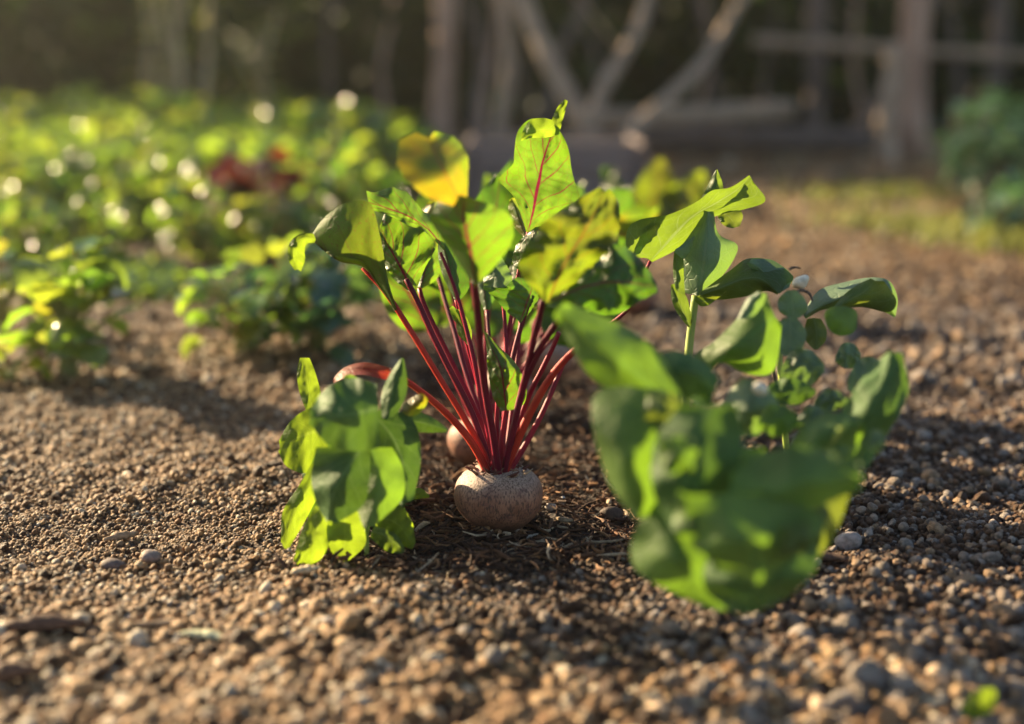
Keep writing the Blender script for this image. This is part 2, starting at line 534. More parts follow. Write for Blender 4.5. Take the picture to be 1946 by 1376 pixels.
build_grains()
build_mulch()

# ------------------------------------------------------------------ materials
M = {}
RV = (0.16, 0.008, 0.028)
M['beet'] = leaf_mat("beet_leaf", (0.055, 0.115, 0.022), (0.145, 0.285, 0.012), RV, 1.0, 5.0, 0.55, 0.42, 0.4, vw=0.09)
M['beet_dark'] = leaf_mat("beet_leaf_dark", (0.05, 0.11, 0.025), (0.11, 0.26, 0.012), (0.13, 0.015, 0.03), 0.75, 5.0, 0.42, 0.42, 0.4)
M['beet_olive'] = leaf_mat("beet_leaf_olive", (0.085, 0.14, 0.03), (0.19, 0.27, 0.016), (0.12, 0.05, 0.03), 0.35, 4.0, 0.45, 0.55, 0.15, spot=(0.14, 0.03, 0.03))
M['beet_yellow'] = leaf_mat("beet_leaf_yellow", (0.08, 0.14, 0.02), (0.20, 0.36, 0.016), (0.25, 0.05, 0.02), 0.5, 4.0, 0.50, 0.4, 0.45, patch=(0.70, 0.24, 0.01), patch_amt=0.55)
M['beet_mix'] = leaf_mat("beet_leaf_olive_yellow", (0.055, 0.105, 0.018), (0.19, 0.27, 0.011), (0.22, 0.05, 0.02), 0.55, 4.0, 0.48, 0.4, 0.4, patch=(0.13, 0.10, 0.010), patch_amt=0.4)
M['beet_red'] = leaf_mat("beet_leaf_red", (0.16, 0.024, 0.018), (0.36, 0.03, 0.015), RV, 0.8, 5.0, 0.5, 0.5, 0.3, patch=(0.6, 0.2, 0.05), patch_amt=0.5)
GV = (0.20, 0.26, 0.12)
M['bean'] = leaf_mat("bean_leaf", (0.13, 0.20, 0.12), (0.17, 0.30, 0.04), GV, 0.35, 5.0, 0.38, 0.5, 0.35, bump=1.3)
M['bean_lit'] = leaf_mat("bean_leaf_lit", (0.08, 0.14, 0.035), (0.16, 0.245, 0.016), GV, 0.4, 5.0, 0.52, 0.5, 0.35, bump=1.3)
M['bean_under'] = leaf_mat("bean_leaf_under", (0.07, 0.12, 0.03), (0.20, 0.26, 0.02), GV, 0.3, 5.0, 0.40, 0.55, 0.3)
M['lush'] = leaf_mat("seedling_leaf", (0.135, 0.215, 0.062), (0.15, 0.28, 0.016), (0.12, 0.24, 0.05), 0.4, 4.0, 0.48, 0.55, 0.28)
M['lush_dark'] = leaf_mat("seedling_leaf_dark", (0.075, 0.145, 0.048), (0.07, 0.14, 0.01), (0.13, 0.21, 0.07), 0.6, 4.0, 0.34, 0.6, 0.14)
M['lime'] = leaf_mat("seedling_leaf_lime", (0.10, 0.165, 0.03), (0.26, 0.38, 0.018), (0.30, 0.40, 0.06), 0.35, 4.0, 0.58, 0.55, 0.2, bump=1.4)
M['stem_red'] = stem_mat("beet_stem", (0.115, 0.0035, 0.017), (0.25, 0.010, 0.034))
M['stem_orange'] = stem_mat("beet_stem_orange", (0.22, 0.012, 0.016), (0.42, 0.045, 0.024), radius=(0.005, 0.0012, 0.0006))
M['stem_dark'] = stem_mat("beet_stem_dark", (0.075, 0.005, 0.018), (0.15, 0.010, 0.030))
M['stem_green'] = stem_mat("bean_stem", (0.20, 0.28, 0.06), (0.32, 0.36, 0.10), radius=(0.004, 0.005, 0.001))
M['twig'] = bark_mat("twig_bark", (0.10, 0.07, 0.05), (0.25, 0.19, 0.14), (200, 200, 40))

def bulb_mat():
    m, nt, bs, out = mat("beet_skin")
    q = N(nt)
    o = q.obj(); sep = q.node("ShaderNodeSeparateXYZ"); q.put(sep.inputs[0], o)
    z = sep.outputs[2]
    n1 = q.noise(o, 70.0, 4.0, 0.6); n2 = q.noise(q.scalev(o, (1.0, 1.0, 0.28)), 900.0, 3.0, 0.6)
    n3 = q.noise(q.scalev(o, (1.0, 1.0, 1.9)), 105.0, 4.0, 0.6)
    c = q.mix(q.ramp(n1, 0.35, 0.65), (0.19, 0.080, 0.046), (0.28, 0.130, 0.080))
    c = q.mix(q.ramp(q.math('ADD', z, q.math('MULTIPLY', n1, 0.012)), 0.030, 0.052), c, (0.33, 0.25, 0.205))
    c = q.mix(q.ramp(n3, 0.53, 0.68, 0.0, 0.8), c, (0.10, 0.045, 0.045))
    c = q.mix(q.ramp(n2, 0.46, 0.62, 0.0, 0.85), c, (0.06, 0.033, 0.027))
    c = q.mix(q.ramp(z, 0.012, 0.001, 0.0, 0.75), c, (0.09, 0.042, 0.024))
    q.put(bs.inputs["Base Color"], c)
    bs.inputs["Roughness"].default_value = 0.62
    bs.inputs["Specular IOR Level"].default_value = 0.35
    q.put(bs.inputs["Normal"], q.bump(q.math('ADD', q.math('MULTIPLY', n2, 1.0), q.math('MULTIPLY', n3, 0.7)), 0.5, 0.001))
    return m
M['skin'] = bulb_mat()

# ------------------------------------------------------------------ leaves and stems placed along the photo's outlines, each at its own distance
_ln = [0]
def LF(par, Mi, Lm, Rm, d, m, du=(0, 0), dl=0.012, dr=0.012, ruf=0.0018, ser=0.05, nu=34, nv=13, name='leaf', label=None, fr=5.0, bg=0.0):
    """a leaf blade between a midrib and two margins (photo pixels), d metres away; du bends it along its length, dl/dr tilt its two halves"""
    _ln[0] += 1
    k = _ln[0]
    rs = np.random.RandomState(k)
    mi, lm, rm = spline(Mi, nu), spline(Lm, nu), spline(Rm, nu)
    u = np.linspace(0, 1, nu)
    dd = np.interp(u, np.linspace(0, 1, len(du)), du)
    dd = np.convolve(np.pad(dd, 3, mode='edge'), np.ones(7) / 7, 'valid')
    env = np.clip(np.sin(np.pi * np.clip(u, 0.0, 1.0)), 0, 1) ** 0.6
    half = nv // 2
    V, UV = [], []
    if m == 'lime': dl, dr = dl * 0.3, dr * 0.3
    p1, p2 = rs.rand(2) * 6.28
    fr = fr * (0.45 if ser <= 0.045 else 0.8)
    crk = 0.0010 if str(m).startswith('beet') and nv > 14 else 0.0003 if str(m).startswith(('lush', 'lime')) else 0.0
    if m == 'beet_olive': crk = 0.0004
    if str(m).startswith('beet') and nv <= 13: ruf = ruf * 0.4
    for i in range(nu):
        s_l = 1 + ser * env[i] * (wob(u[i] * 1.2 + k, 0.0, 0.8, 1) + (0.35 * rs.randn() if ser > 0.045 else 0))
        s_r = 1 + ser * env[i] * (wob(u[i] * 1.2 + k, 7.0, 0.8, 2) + (0.35 * rs.randn() if ser > 0.045 else 0))
        for j in range(nv):
            v = (j - half) / half
            a = abs(v)
            tgt = lm[i] if v < 0 else rm[i]
            s = s_l if v < 0 else s_r
            px = mi[i] + (tgt - mi[i]) * a * s
            z = d + dd[i] + (dl if v < 0 else dr) * a ** 1.4 * env[i]
            z += ruf * a ** 2 * env[i] * math.sin(u[i] * 6.28 * fr + (p1 if v < 0 else p2)) * 1.6
            z += ruf * 0.5 * env[i] * float(wob(u[i] * 1.5 + k * 0.7, v * 0.8, 1.6, 3))
            z -= bg * env[i] * math.sin(math.pi * min(1.0, a * 0.95))
            if crk: z += crk * env[i] * (float(wob(px[0] / 26.0 + k, px[1] / 26.0, 1.0, 2)) + 0.7 * float(wob(px[0] / 12.0, px[1] / 12.0 + k, 1.0, 4)))
            V.append(P(px[0], px[1], z)); UV.append((u[i], 0.5 + 0.5 * v))
    mb = MB(); mb.add(V, grid_faces(nu, nv), UV)
    o = mb.build(name, M[m] if isinstance(m, str) else m, par)
    if label: o['label'] = label
    return o

def ST(par, pts, w0, w1, d, m='stem_red', du=(0, 0), name='stem', n=26, rib=0.09, label=None):
    """a stalk along photo pixels, w0 to w1 pixels wide"""
    if m in ('stem_red', 'stem_orange', 'stem_dark') and par is beet:
        a0, a1 = np.array(pts[0], float), np.array(pts[1], float)          # root the stalk inside the crown
        w0, w1 = w0 * 1.0, w1 * 0.92
        pts = [tuple(a0 + (a0 - a1) / np.linalg.norm(a0 - a1) * 16)] + list(pts)
    p = spline(pts, n)
    dd = d + np.interp(np.linspace(0, 1, n), np.linspace(0, 1, len(du)), du)
    W3 = np.array([P(a[0], a[1], z) for a, z in zip(p, dd)])
    r = np.linspace(w0, w1, n) * 0.5 * dd / FPX
    mb = MB(); tube_geo(mb, W3, r, 12, rib)
    o = mb.build(name, M[m] if isinstance(m, str) else m, par)
    if label: o['label'] = label
    return o

# ------------------------------------------------------------------ beetroots
BULB = [(0.011, -0.012), (0.0185, -0.002), (0.0258, 0.0055), (0.0308, 0.0130), (0.0328, 0.0215), (0.0314, 0.0295), (0.0276, 0.0358), (0.0218, 0.0404), (0.0155, 0.0434), (0.0100, 0.0452), (0.003, 0.0458)]
def bulb(par, base, k=1.0, seed=0):
    mb = MB(); lathe_geo(mb, base, [(r * k, z * k) for r, z in BULB], 64, 0.028, seed)
    return mb.build("root", M['skin'], par)

def crown_bits(par, base, k=1.0, seed=1):
    """the dry ragged scar round the leaf bases"""
    rs = np.random.RandomState(seed); mb = MB()
    for i in range(90):
        a = rs.rand() * 6.28; r = (0.008 + 0.013 * rs.rand() ** 1.3) * k
        p0 = np.array(base) + np.array([r * math.cos(a), r * math.sin(a), (0.0452 - 0.0034 * (r / 0.0185) ** 2.2) * k - 0.0002])
        a2 = a + rs.randn() * 1.1; l = 0.003 + 0.007 * rs.rand()
        t = np.array([math.cos(a2), math.sin(a2), 0.15 + 0.7 * rs.rand()]) * l
        c = np.array([(0.10, 0.04, 0.035), (0.20, 0.11, 0.08), (0.34, 0.25, 0.17)][rs.randint(3)])
        tube_geo(mb, [p0, p0 + t * 0.5 + rs.randn(3) * 0.0005, p0 + t], np.array([1, 0.8, 0.3]) * (0.0004 + 0.0006 * rs.rand()), 5, 0, c, True, 1.8)
    return mb.build("crown_scar", col_mat("dry_scar", 0.85, 900, 0.0004), par)

b1 = G(948, 994)
beet = thing("beetroot_plant", b1, "beetroot in sharp focus with red stalks fanning out above its round brown root", "beetroot", "beetroots growing in a row")
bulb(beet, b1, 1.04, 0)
crown_bits(beet, b1, 1.04)
D = depth(P(948, 905, 1.08)); D = 1.082
s1 = ST(beet, [(930, 906), (913, 868), (885, 825), (845, 782), (800, 744), (752, 712), (722, 702)], 15, 10, D, 'stem_orange', (0.0, -0.02, -0.05), label="low orange stalk bending to the left")
s2 = ST(beet, [(936, 900), (915, 852), (880, 790), (838, 722), (788, 640), (735, 558), (690, 508)], 12, 10, D, 'stem_orange', (0, -0.005, -0.02))
s3 = ST(beet, [(939, 902), (915, 832), (893, 776), (852, 696), (822, 635), (802, 590), (788, 560), (772, 530)], 12, 10, D, 'stem_dark', (0, 0.0, -0.01))
s3b = ST(beet, [(941, 898), (925, 830), (902, 776), (858, 686), (828, 625), (806, 578), (797, 548)], 11, 9, D, 'stem_red', (0.006, 0.02, 0.03))
s4 = ST(beet, [(942, 900), (933, 840), (919, 780), (906, 709), (893, 650), (880, 600), (866, 552), (851, 512), (837, 480)], 12, 6, D, 'stem_red', (-0.006, -0.01, 0.0))
s5 = ST(beet, [(948, 902), (938, 830), (929, 780), (921, 731), (914, 676), (910, 611), (904, 555), (900, 520)], 13, 15, D, 'stem_dark', (-0.004, -0.05, -0.14), label="dark stalk leaning towards the camera")
s6 = ST(beet, [(944, 896), (925, 820), (900, 750), (880, 690), (864, 630), (850, 585), (836, 535), (824, 495)], 11, 8, D, 'stem_dark', (0.01, 0.05, 0.10))
s7 = ST(beet, [(954, 900), (957, 830), (962, 760), (963, 690), (961, 633), (958, 590), (956, 560)], 10, 7, D, 'stem_red', (0.006, 0.02, 0.03))
s8 = ST(beet, [(953, 900), (955, 850), (962, 760), (976, 676), (992, 615), (1002, 585), (1009, 560)], 11, 9, D, 'stem_dark', (0, 0.005, 0.0))
s9 = ST(beet, [(958, 900), (972, 830), (990, 750), (1005, 690), (1016, 637), (1026, 600), (1032, 572)], 11, 13, D, 'stem_dark', (-0.002, -0.04, -0.12))
s10 = ST(beet, [(958, 902), (975, 820), (995, 735), (1018, 680), (1045, 632), (1075, 590)], 13, 12, D, 'stem_dark', (0.002, -0.04, -0.12))
s11 = ST(beet, [(962, 898), (985, 810), (1007, 748), (1026, 711), (1047, 668), (1063, 632)], 12, 9, D, 'stem_red', (0.01, 0.0, -0.03))
s12 = ST(beet, [(966, 898), (985, 868), (1008, 828), (1033, 780), (1060, 717), (1078, 680), (1125, 640), (1190, 592), (1215, 540), (1236, 496)], 11, 6, D, 'stem_red', (-0.004, 0.0, 0.01, 0.0))
s13 = ST(beet, [(955, 906), (970, 868), (990, 822), (1012, 776), (1042, 724), (1072, 686), (1120, 640)], 17, 12, D, 'stem_orange', (0.0, -0.03, -0.06))
s14 = ST(beet, [(950, 902), (951, 850), (956, 810), (961, 776)], 9, 6, D, 'stem_red', (-0.008, -0.014))
s15 = ST(beet, [(946, 900), (943, 830), (946, 760), (938, 690), (930, 640), (925, 590)], 10, 7, D, 'stem_dark', (0.012, 0.04, 0.07))
s16 = ST(beet, [(957, 898), (968, 820), (977, 740), (985, 660), (990, 600)], 10, 7, D, 'stem_red', (0.012, 0.04, 0.06))
s17 = ST(beet, [(950, 900), (945, 800), (950, 720), (972, 600), (985, 520), (1004, 440)], 9, 6, D, 'stem_red', (0.014, 0.03, 0.02))
s18 = ST(beet, [(943, 900), (930, 820), (905, 720), (878, 620), (866, 570)], 8, 5, D, 'stem_red', (0.012, 0.03, 0.02))

# the big folded leaf at the left, tip curled over
LF(s2, [(752, 590), (722, 548), (690, 508), (645, 497), (612, 474), (590, 453)],
   [(749, 590), (716, 528), (692, 470), (655, 440), (622, 440), (596, 448)],
   [(754, 588), (736, 525), (724, 452), (704, 384), (650, 391), (614, 416), (592, 446)], D - 0.02, 'beet_olive', (0, 0.0, -0.014, 0), 0.03, -0.012, 0.0022, 0.04, 40, 25, bg=0.014)
LF(s2, [(600, 455), (578, 452), (562, 464), (558, 488), (566, 512)],
   [(596, 444), (572, 444), (552, 460), (547, 490), (560, 514)],
   [(598, 462), (584, 463), (578, 478), (580, 494), (572, 516)], D - 0.032, 'lime', (0, -0.006, 0), 0.008, 0.012, 0.001, 0.08, 20, 9, label="lime green curled leaf tip")
# the arched leaf above it
LF(s4, [(845, 474), (815, 438), (778, 412), (738, 397), (700, 384)],
   [(843, 476), (808, 440), (774, 428), (744, 412), (704, 398)],
   [(846, 470), (838, 424), (806, 402), (772, 366), (742, 357), (712, 366), (696, 362)], D, 'beet', (0, -0.012, -0.02), -0.004, 0.022, 0.002, 0.07, 40, 15)
# veined leaf lit from behind
LF(s3, [(786, 560), (766, 520), (745, 480), (722, 438)],
   [(780, 556), (748, 530), (726, 496), (718, 462), (720, 438)],
   [(790, 556), (806, 512), (826, 472), (808, 440), (776, 418), (738, 398), (722, 430)], D + 0.005, 'beet', (0, 0.006, 0.012), 0.012, 0.012, 0.0025, 0.06, 40, 17)
LF(s18, [(868, 575), (858, 530), (848, 485), (837, 446)], [(864, 570), (842, 525), (832, 480), (834, 446)],
   [(874, 572), (892, 545), (886, 505), (864, 468), (840, 444)], D + 0.02, 'beet_dark', (0, 0.0, 0.01))
LF(s3b, [(798, 550), (806, 520), (812, 490), (806, 460)], [(794, 548), (786, 520), (790, 490), (800, 462)],
   [(803, 548), (832, 528), (838, 495), (820, 462)], D + 0.06, 'beet', (0, 0.02))
LF(s6, [(824, 497), (812, 460), (815, 420), (830, 380)], [(820, 495), (790, 460), (788, 420), (815, 384)],
   [(828, 495), (842, 460), (850, 420), (838, 382)], D + 0.12, 'beet_yellow', (0, 0.02))
# blurred leaves leaning towards the camera
LF(s5, [(903, 545), (896, 490), (886, 440), (880, 400), (880, 372)], [(899, 540), (858, 478), (818, 415), (828, 386), (868, 370)],
   [(908, 540), (952, 494), (978, 444), (966, 402), (895, 376)], D - 0.15, 'beet', (0, -0.02, -0.03), 0.02, 0.02, 0.003, 0.05)
LF(s5, [(884, 400), (858, 350), (834, 306), (815, 262)], [(878, 398), (806, 372), (757, 322), (756, 272), (790, 252)],
   [(888, 398), (888, 345), (886, 296), (866, 262), (826, 250)], D - 0.17, 'beet_yellow', (0, -0.02, 0.01), 0.0, 0.03, 0.003, 0.06, label="yellowing leaf with a paler curled top")
# the upright leaf at the top
LF(s17, [(1003, 442), (1016, 387), (1027, 327), (1040, 280), (1050, 252), (1056, 240)],
   [(1000, 440), (982, 384), (962, 358), (946, 343), (960, 326), (975, 310), (977, 290), (984, 252), (1006, 228), (1034, 226), (1054, 238)],
   [(1006, 440), (1036, 424), (1068, 398), (1102, 376), (1092, 345), (1085, 318), (1082, 290), (1074, 266), (1060, 243)],
   D + 0.012, 'beet', (0, 0.004, 0.012, 0.006), -0.012, 0.012, 0.0028, 0.03, 54, 21, fr=4.0, label="upright backlit leaf with a finger-like tip")
LF(s17, [(1050, 258), (1058, 235), (1066, 212), (1076, 190)], [(1044, 246), (1048, 228), (1058, 206), (1072, 189)], [(1062, 256), (1067, 238), (1073, 216), (1079, 192)],
   D + 0.016, 'lime', (0, 0.0), 0.004, 0.004, 0.001, 0.03, 20, 9, label="finger-like tip")
LF(s17, [(992, 262), (1012, 250), (1034, 246), (1056, 246)], [(990, 268), (1010, 262), (1034, 262), (1054, 258)], [(990, 256), (1004, 232), (1030, 224), (1050, 228)],
   D - 0.004, 'lime', (0, -0.006, 0), 0.004, 0.010, 0.001, 0.03, 20, 9, label="folded-over rim of the upright leaf")
LF(s17, [(1000, 452), (990, 425), (980, 395), (972, 376)], [(996, 452), (972, 425), (966, 400), (968, 380)], [(1003, 452), (1000, 425), (992, 395), (978, 376)], D + 0.04, 'beet_yellow', (0, 0.01))
LF(s16, [(990, 605), (988, 560), (990, 520), (1000, 490)], [(986, 600), (965, 565), (958, 530), (975, 495)], [(994, 600), (1010, 565), (1016, 525), (1005, 492)], D + 0.06, 'beet', (0, 0.02))
LF(s10, [(1008, 530), (1004, 490), (1010, 458), (1026, 430)], [(1002, 525), (974, 500), (984, 465), (1016, 432)], [(1015, 525), (1027, 492), (1034, 460), (1030, 432)], D, 'beet', (0, 0.0), 0.01, 0.01, 0.003, 0.09)
# big blurred leaf on the right of the beetroot
LF(s9, [(1040, 575), (1075, 500), (1110, 440), (1150, 366)], [(1030, 570), (988, 508), (1018, 440), (1082, 388), (1140, 356)],
   [(1046, 576), (1132, 505), (1168, 446), (1176, 390), (1160, 360)], D - 0.14, 'beet_mix', (0, -0.02, -0.01), -0.004, 0.008, 0.007, 0.10, 40, 17, label="broad yellow-green leaf leaning to the camera")
LF(s9, [(1040, 578), (1102, 548), (1172, 536), (1248, 545)], [(1036, 570), (1088, 500), (1150, 462), (1205, 478), (1246, 535)],
   [(1042, 582), (1100, 592), (1180, 588), (1248, 556)], D - 0.13, 'beet_dark', (0, -0.02, -0.01), 0.02, 0.004, 0.006, 0.10, 36, 17, label="dark blurred leaf under the yellow-green one")
LF(s10, [(1076, 592), (1120, 575), (1170, 560), (1225, 545)], [(1074, 588), (1115, 555), (1165, 530), (1220, 535)], [(1078, 598), (1130, 600), (1185, 592), (1226, 552)], D - 0.10, 'beet_dark', (0, 0.0))
# small spotted leaf in the middle of the stalks
LF(s14, [(962, 780), (957, 735), (951, 698), (936, 664), (921, 630)], [(952, 782), (936, 752), (927, 700), (924, 656), (919, 628)],
   [(972, 780), (997, 766), (998, 735), (978, 688), (950, 660), (926, 634)], D - 0.02, 'beet', (0, -0.01, 0.0), 0.012, 0.014, 0.002, 0.05, 34, 15)
# serrated leaf
LF(s8, [(988, 615), (1000, 582), (1009, 556), (1013, 535)], [(984, 607), (958, 590), (934, 562), (917, 543), (952, 546), (984, 526)],
   [(991, 612), (1016, 582), (1023, 562), (1016, 536)], D - 0.004, 'beet_dark', (0, 0.0), -0.012, 0.012, 0.002, 0.10, 36, 15)
LF(s7, [(958, 562), (948, 530), (936, 504), (925, 483)], [(950, 555), (922, 545), (917, 512), (920, 484)], [(966, 555), (974, 532), (962, 500), (940, 478)], D + 0.03, 'bean', (0, 0.01))
LF(s15, [(925, 592), (920, 550), (918, 500), (925, 455)], [(921, 590), (900, 550), (898, 505), (915, 460)], [(930, 590), (945, 550), (942, 500), (932, 458)], D + 0.09, 'beet_dark', (0, 0.02))
LF(s18, [(878, 622), (872, 606), (866, 594), (856, 584)], [(876, 624), (866, 612), (858, 600), (854, 586)], [(882, 620), (878, 604), (872, 592), (860, 581)], D + 0.004, 'beet', (0, 0), 0.004, 0.004, 0.001, 0.1, 14, 7)
LF(s4, [(892, 655), (884, 630), (876, 605), (868, 588)], [(888, 655), (872, 635), (866, 612), (866, 590)], [(896, 655), (896, 630), (888, 606), (872, 588)], D + 0.004, 'beet_yellow', (0, 0), 0.006, 0.006, 0.001, 0.1, 16, 9)
# red leaf curling over at the end of the low stalk
LF(s1, [(745, 712), (715, 704), (680, 700), (650, 708), (632, 724)], [(744, 724), (716, 718), (690, 712), (660, 716), (634, 728)], [(744, 700), (716, 692), (688, 689), (655, 698), (632, 720)],
   D - 0.06, 'beet_red', (0, -0.01, 0), -0.012, 0.01, 0.001, 0.04, 24, 11, label="red curled leaf")
LF(s1, [(808, 752), (795, 765), (782, 775), (770, 788)], [(800, 746), (782, 756), (768, 768), (764, 784)], [(814, 760), (806, 776), (792, 788), (776, 792)], D - 0.10, 'beet_yellow', (0, 0), 0.006, 0.006, 0.001, 0.05, 16, 9)
# folded leaf high on the right, at the end of the long stalk
LF(s12, [(1236, 496), (1276, 454), (1316, 412), (1356, 388), (1398, 362), (1426, 336)],
   [(1230, 490), (1196, 486), (1192, 440), (1216, 418), (1272, 407), (1322, 384), (1352, 362), (1388, 356), (1424, 333)],
   [(1240, 498), (1292, 470), (1332, 425), (1372, 408), (1414, 398), (1454, 381), (1432, 346)], D + 0.005, 'bean_lit', (0, -0.004, 0.0, 0.0), -0.016, 0.014, 0.002, 0.04, 48, 17, label="long folded leaf lit along its upper edge")
LF(s12, [(1204, 486), (1210, 462), (1224, 436), (1240, 420)], [(1194, 488), (1193, 455), (1202, 428), (1234, 414)], [(1216, 482), (1228, 462), (1246, 438), (1252, 422)], D - 0.004, 'beet_yellow', (0, 0), 0.004, 0.004, 0.001, 0.05, 18, 9, label="yellow and red veined corner of the folded leaf")
LF(s12, [(1352, 382), (1356, 360), (1360, 340), (1362, 322)], [(1328, 386), (1342, 360), (1352, 338), (1361, 322)], [(1378, 370), (1374, 352), (1369, 336), (1363, 322)], D + 0.014, 'bean_lit', (0, 0.004), 0.004, 0.004, 0.0008, 0.03, 18, 9)
LF(s12, [(1362, 398), (1380, 408), (1392, 420), (1398, 432)], [(1360, 402), (1368, 420), (1378, 430), (1392, 434)], [(1372, 392), (1404, 396), (1412, 410), (1406, 430)], D + 0.02, 'bean_under', (0, 0), 0.004, 0.004, 0.001, 0.04, 18, 9)

# ------------------------------------------------------------------ the other beetroots of the row
def free_leaf(mb, base, dr, up, ln, wd, droop=0.5, c=None, cup=0.25, nu=9, nv=5, ruf=0.0, seed=0):
    """a leaf in the open: from base along dr, bending down by droop"""
    dr = np.asarray(dr, float); dr = dr / np.linalg.norm(dr)
    sd_ = np.cross(dr, up); sd_ /= np.linalg.norm(sd_) + 1e-9
    nm = np.cross(sd_, dr)
    p = np.array(base, float); V, UV = [], []
    st = ln / (nu - 1); t = dr.copy()
    for i in range(nu):
        u = i / (nu - 1)
        w = wd * 0.5 * max(0.02, math.sin(math.pi * (0.04 + 0.93 * u) ** 0.75)) ** 0.8
        for j in range(nv):
            v = 2 * j / (nv - 1) - 1
            z = cup * w * v * v + ruf * wd * abs(v) * math.sin(u * 17 + seed + 2 * v)
            V.append(p + sd_ * w * v + nm * z); UV.append((u, 0.5 + 0.5 * v))
        ang = droop / (nu - 1)
        t, nm = t * math.cos(ang) - nm * math.sin(ang), nm * math.cos(ang) + t * math.sin(ang)
        p = p + t * st
    mb.add(V, grid_faces(nu, nv), UV, c)

def beet_behind(px, py, k, label, spec, seed):
    b = G(px, py)
    o = thing("beetroot_plant", b, label, "beetroot", "beetroots growing in a row")
    bulb(o, b, k, seed)
    rs = np.random.RandomState(seed)
    for (az, ln, lean, wl, m) in spec:
        base = b + np.array([0.006 * math.cos(az), 0.006 * math.sin(az), 0.043 * k])
        dr = np.array([math.cos(az) * lean, math.sin(az) * lean, 1.0]); dr /= np.linalg.norm(dr)
        s = np.linspace(0, 1, 14)[:, None]
        pts = base + s * ln * dr + s ** 2 * 0.25 * ln * lean * np.array([math.cos(az), math.sin(az), -0.3])
        mb = MB(); tube_geo(mb, pts, np.linspace(0.0028, 0.0018, 14), 10, 0.08)
        st = mb.build("stem", M['stem_red'], o)
        mb = MB()
        t = pts[-1] - pts[-2]
        free_leaf(mb, pts[-1] - t * 0.3, t, np.array([-math.sin(az), math.cos(az), 0.3]) if rs.rand() < 0.3 else np.array([0.1, -1.0, 0.2]), wl, wl * 0.62, 0.6 * (rs.rand() - 0.2), None, 0.2, 22, 11, 0.12, seed)
        mb.build("leaf", M[m], st)
    return o
beet_behind(910, 874, 0.84, "beetroot just behind and left of the sharp beetroot, half hidden by red stalks",
            [(1.9, 0.10, 0.35, 0.09, 'beet'), (0.6, 0.11, 0.3, 0.09, 'beet_mix'), (2.6, 0.09, 0.45, 0.08, 'beet'), (1.2, 0.12, 0.15, 0.10, 'beet_dark'), (0.1, 0.09, 0.6, 0.10, 'beet_dark'), (2.2, 0.12, 0.25, 0.10, 'beet'), (1.5, 0.08, 0.5, 0.10, 'beet_dark'), (0.9, 0.08, 0.55, 0.10, 'beet_dark')], 4)
beet_behind(1034, 722, 1.0, "blurred pale beetroot seen between the stalks of the sharp beetroot",
            [(1.2, 0.10, 0.3, 0.09, 'beet_dark'), (0.2, 0.10, 0.5, 0.09, 'beet_yellow'), (2.4, 0.11, 0.3, 0.09, 'beet'), (1.7, 0.12, 0.1, 0.10, 'beet_dark'), (2.9, 0.09, 0.5, 0.10, 'beet'), (0.7, 0.10, 0.45, 0.10, 'beet_dark'), (1.4, 0.09, 0.4, 0.10, 'beet_dark')], 5)
beet_behind(962, 778, 0.9, "beetroot added behind the red stalks of the sharp one to shade the right-hand soil, only its blurred leaves showing",
            [(0.1, 0.094, 0.40, 0.11, 'beet_dark'), (0.8, 0.101, 0.3, 0.10, 'beet'), (1.6, 0.101, 0.3, 0.11, 'beet_dark'), (2.4, 0.094, 0.35, 0.10, 'beet'), (3.0, 0.094, 0.4, 0.10, 'beet_dark'), (0.4, 0.078, 0.7, 0.11, 'beet_dark'), (2.8, 0.070, 0.7, 0.10, 'beet'), (1.2, 0.109, 0.1, 0.11, 'beet_dark')], 8)  # added plant, its leaves keep the sun off the right-hand soil
beet_behind(1205, 590, 1.0, "far beetroot with a yellow leaf, behind the big blurred leaf",
            [(0.35, 0.07, 0.45, 0.11, 'beet_mix'), (1.0, 0.08, 0.3, 0.10, 'beet_mix'), (2.2, 0.07, 0.3, 0.10, 'beet_dark')], 6)

# ------------------------------------------------------------------ seedling in front on the left
gb = G(690, 1058)
sg = thing("seedling", gb, "leafy seedling with dark round leaves and lime leaves at the left of the sharp beetroot", "seedling")
DG = depth(gb)
ST(sg, [(697, 1062), (697, 1000), (694, 930), (690, 850), (688, 790), (690, 740)], 9, 6, DG, 'stem_green', (0, 0.0, -0.01))
LF(sg, [(600, 800), (590, 760), (583, 718), (577, 680)], [(590, 798), (572, 756), (564, 712), (570, 680)], [(612, 795), (610, 752), (600, 710), (588, 680)], DG + 0.05, 'lime', (0, 0.01), 0.008, 0.008, 0.001, 0.03)
LF(sg, [(625, 815), (590, 822), (558, 835), (532, 852)], [(620, 885), (580, 898), (545, 886), (529, 858)], [(628, 780), (588, 776), (552, 800), (530, 838)], DG + 0.035, 'lime', (0, 0.0, 0.01), 0.012, 0.010, 0.0015, 0.03)
LF(sg, [(612, 890), (585, 930), (556, 980), (540, 1042)], [(592, 880), (570, 920), (538, 970), (534, 1030)], [(625, 905), (602, 950), (574, 1000), (548, 1044)], DG + 0.01, 'lime', (0, 0.01, 0), 0.012, 0.012, 0.001, 0.03)
LF(sg, [(618, 965), (605, 1000), (588, 1040), (556, 1078)], [(600, 962), (578, 998), (566, 1035), (553, 1078)], [(634, 968), (632, 1010), (612, 1060), (572, 1080)], DG - 0.02, 'lime', (0, -0.01, 0), 0.016, 0.012, 0.0015, 0.04)
LF(sg, [(655, 968), (655, 1000), (655, 1035), (652, 1068)], [(628, 970), (622, 1005), (626, 1042), (646, 1068)], [(682, 972), (692, 1005), (690, 1040), (660, 1068)], DG - 0.03, 'lime', (0, 0.0, 0.01), 0.008, 0.008, 0.001, 0.04, label="lime leaf hanging to the ground")
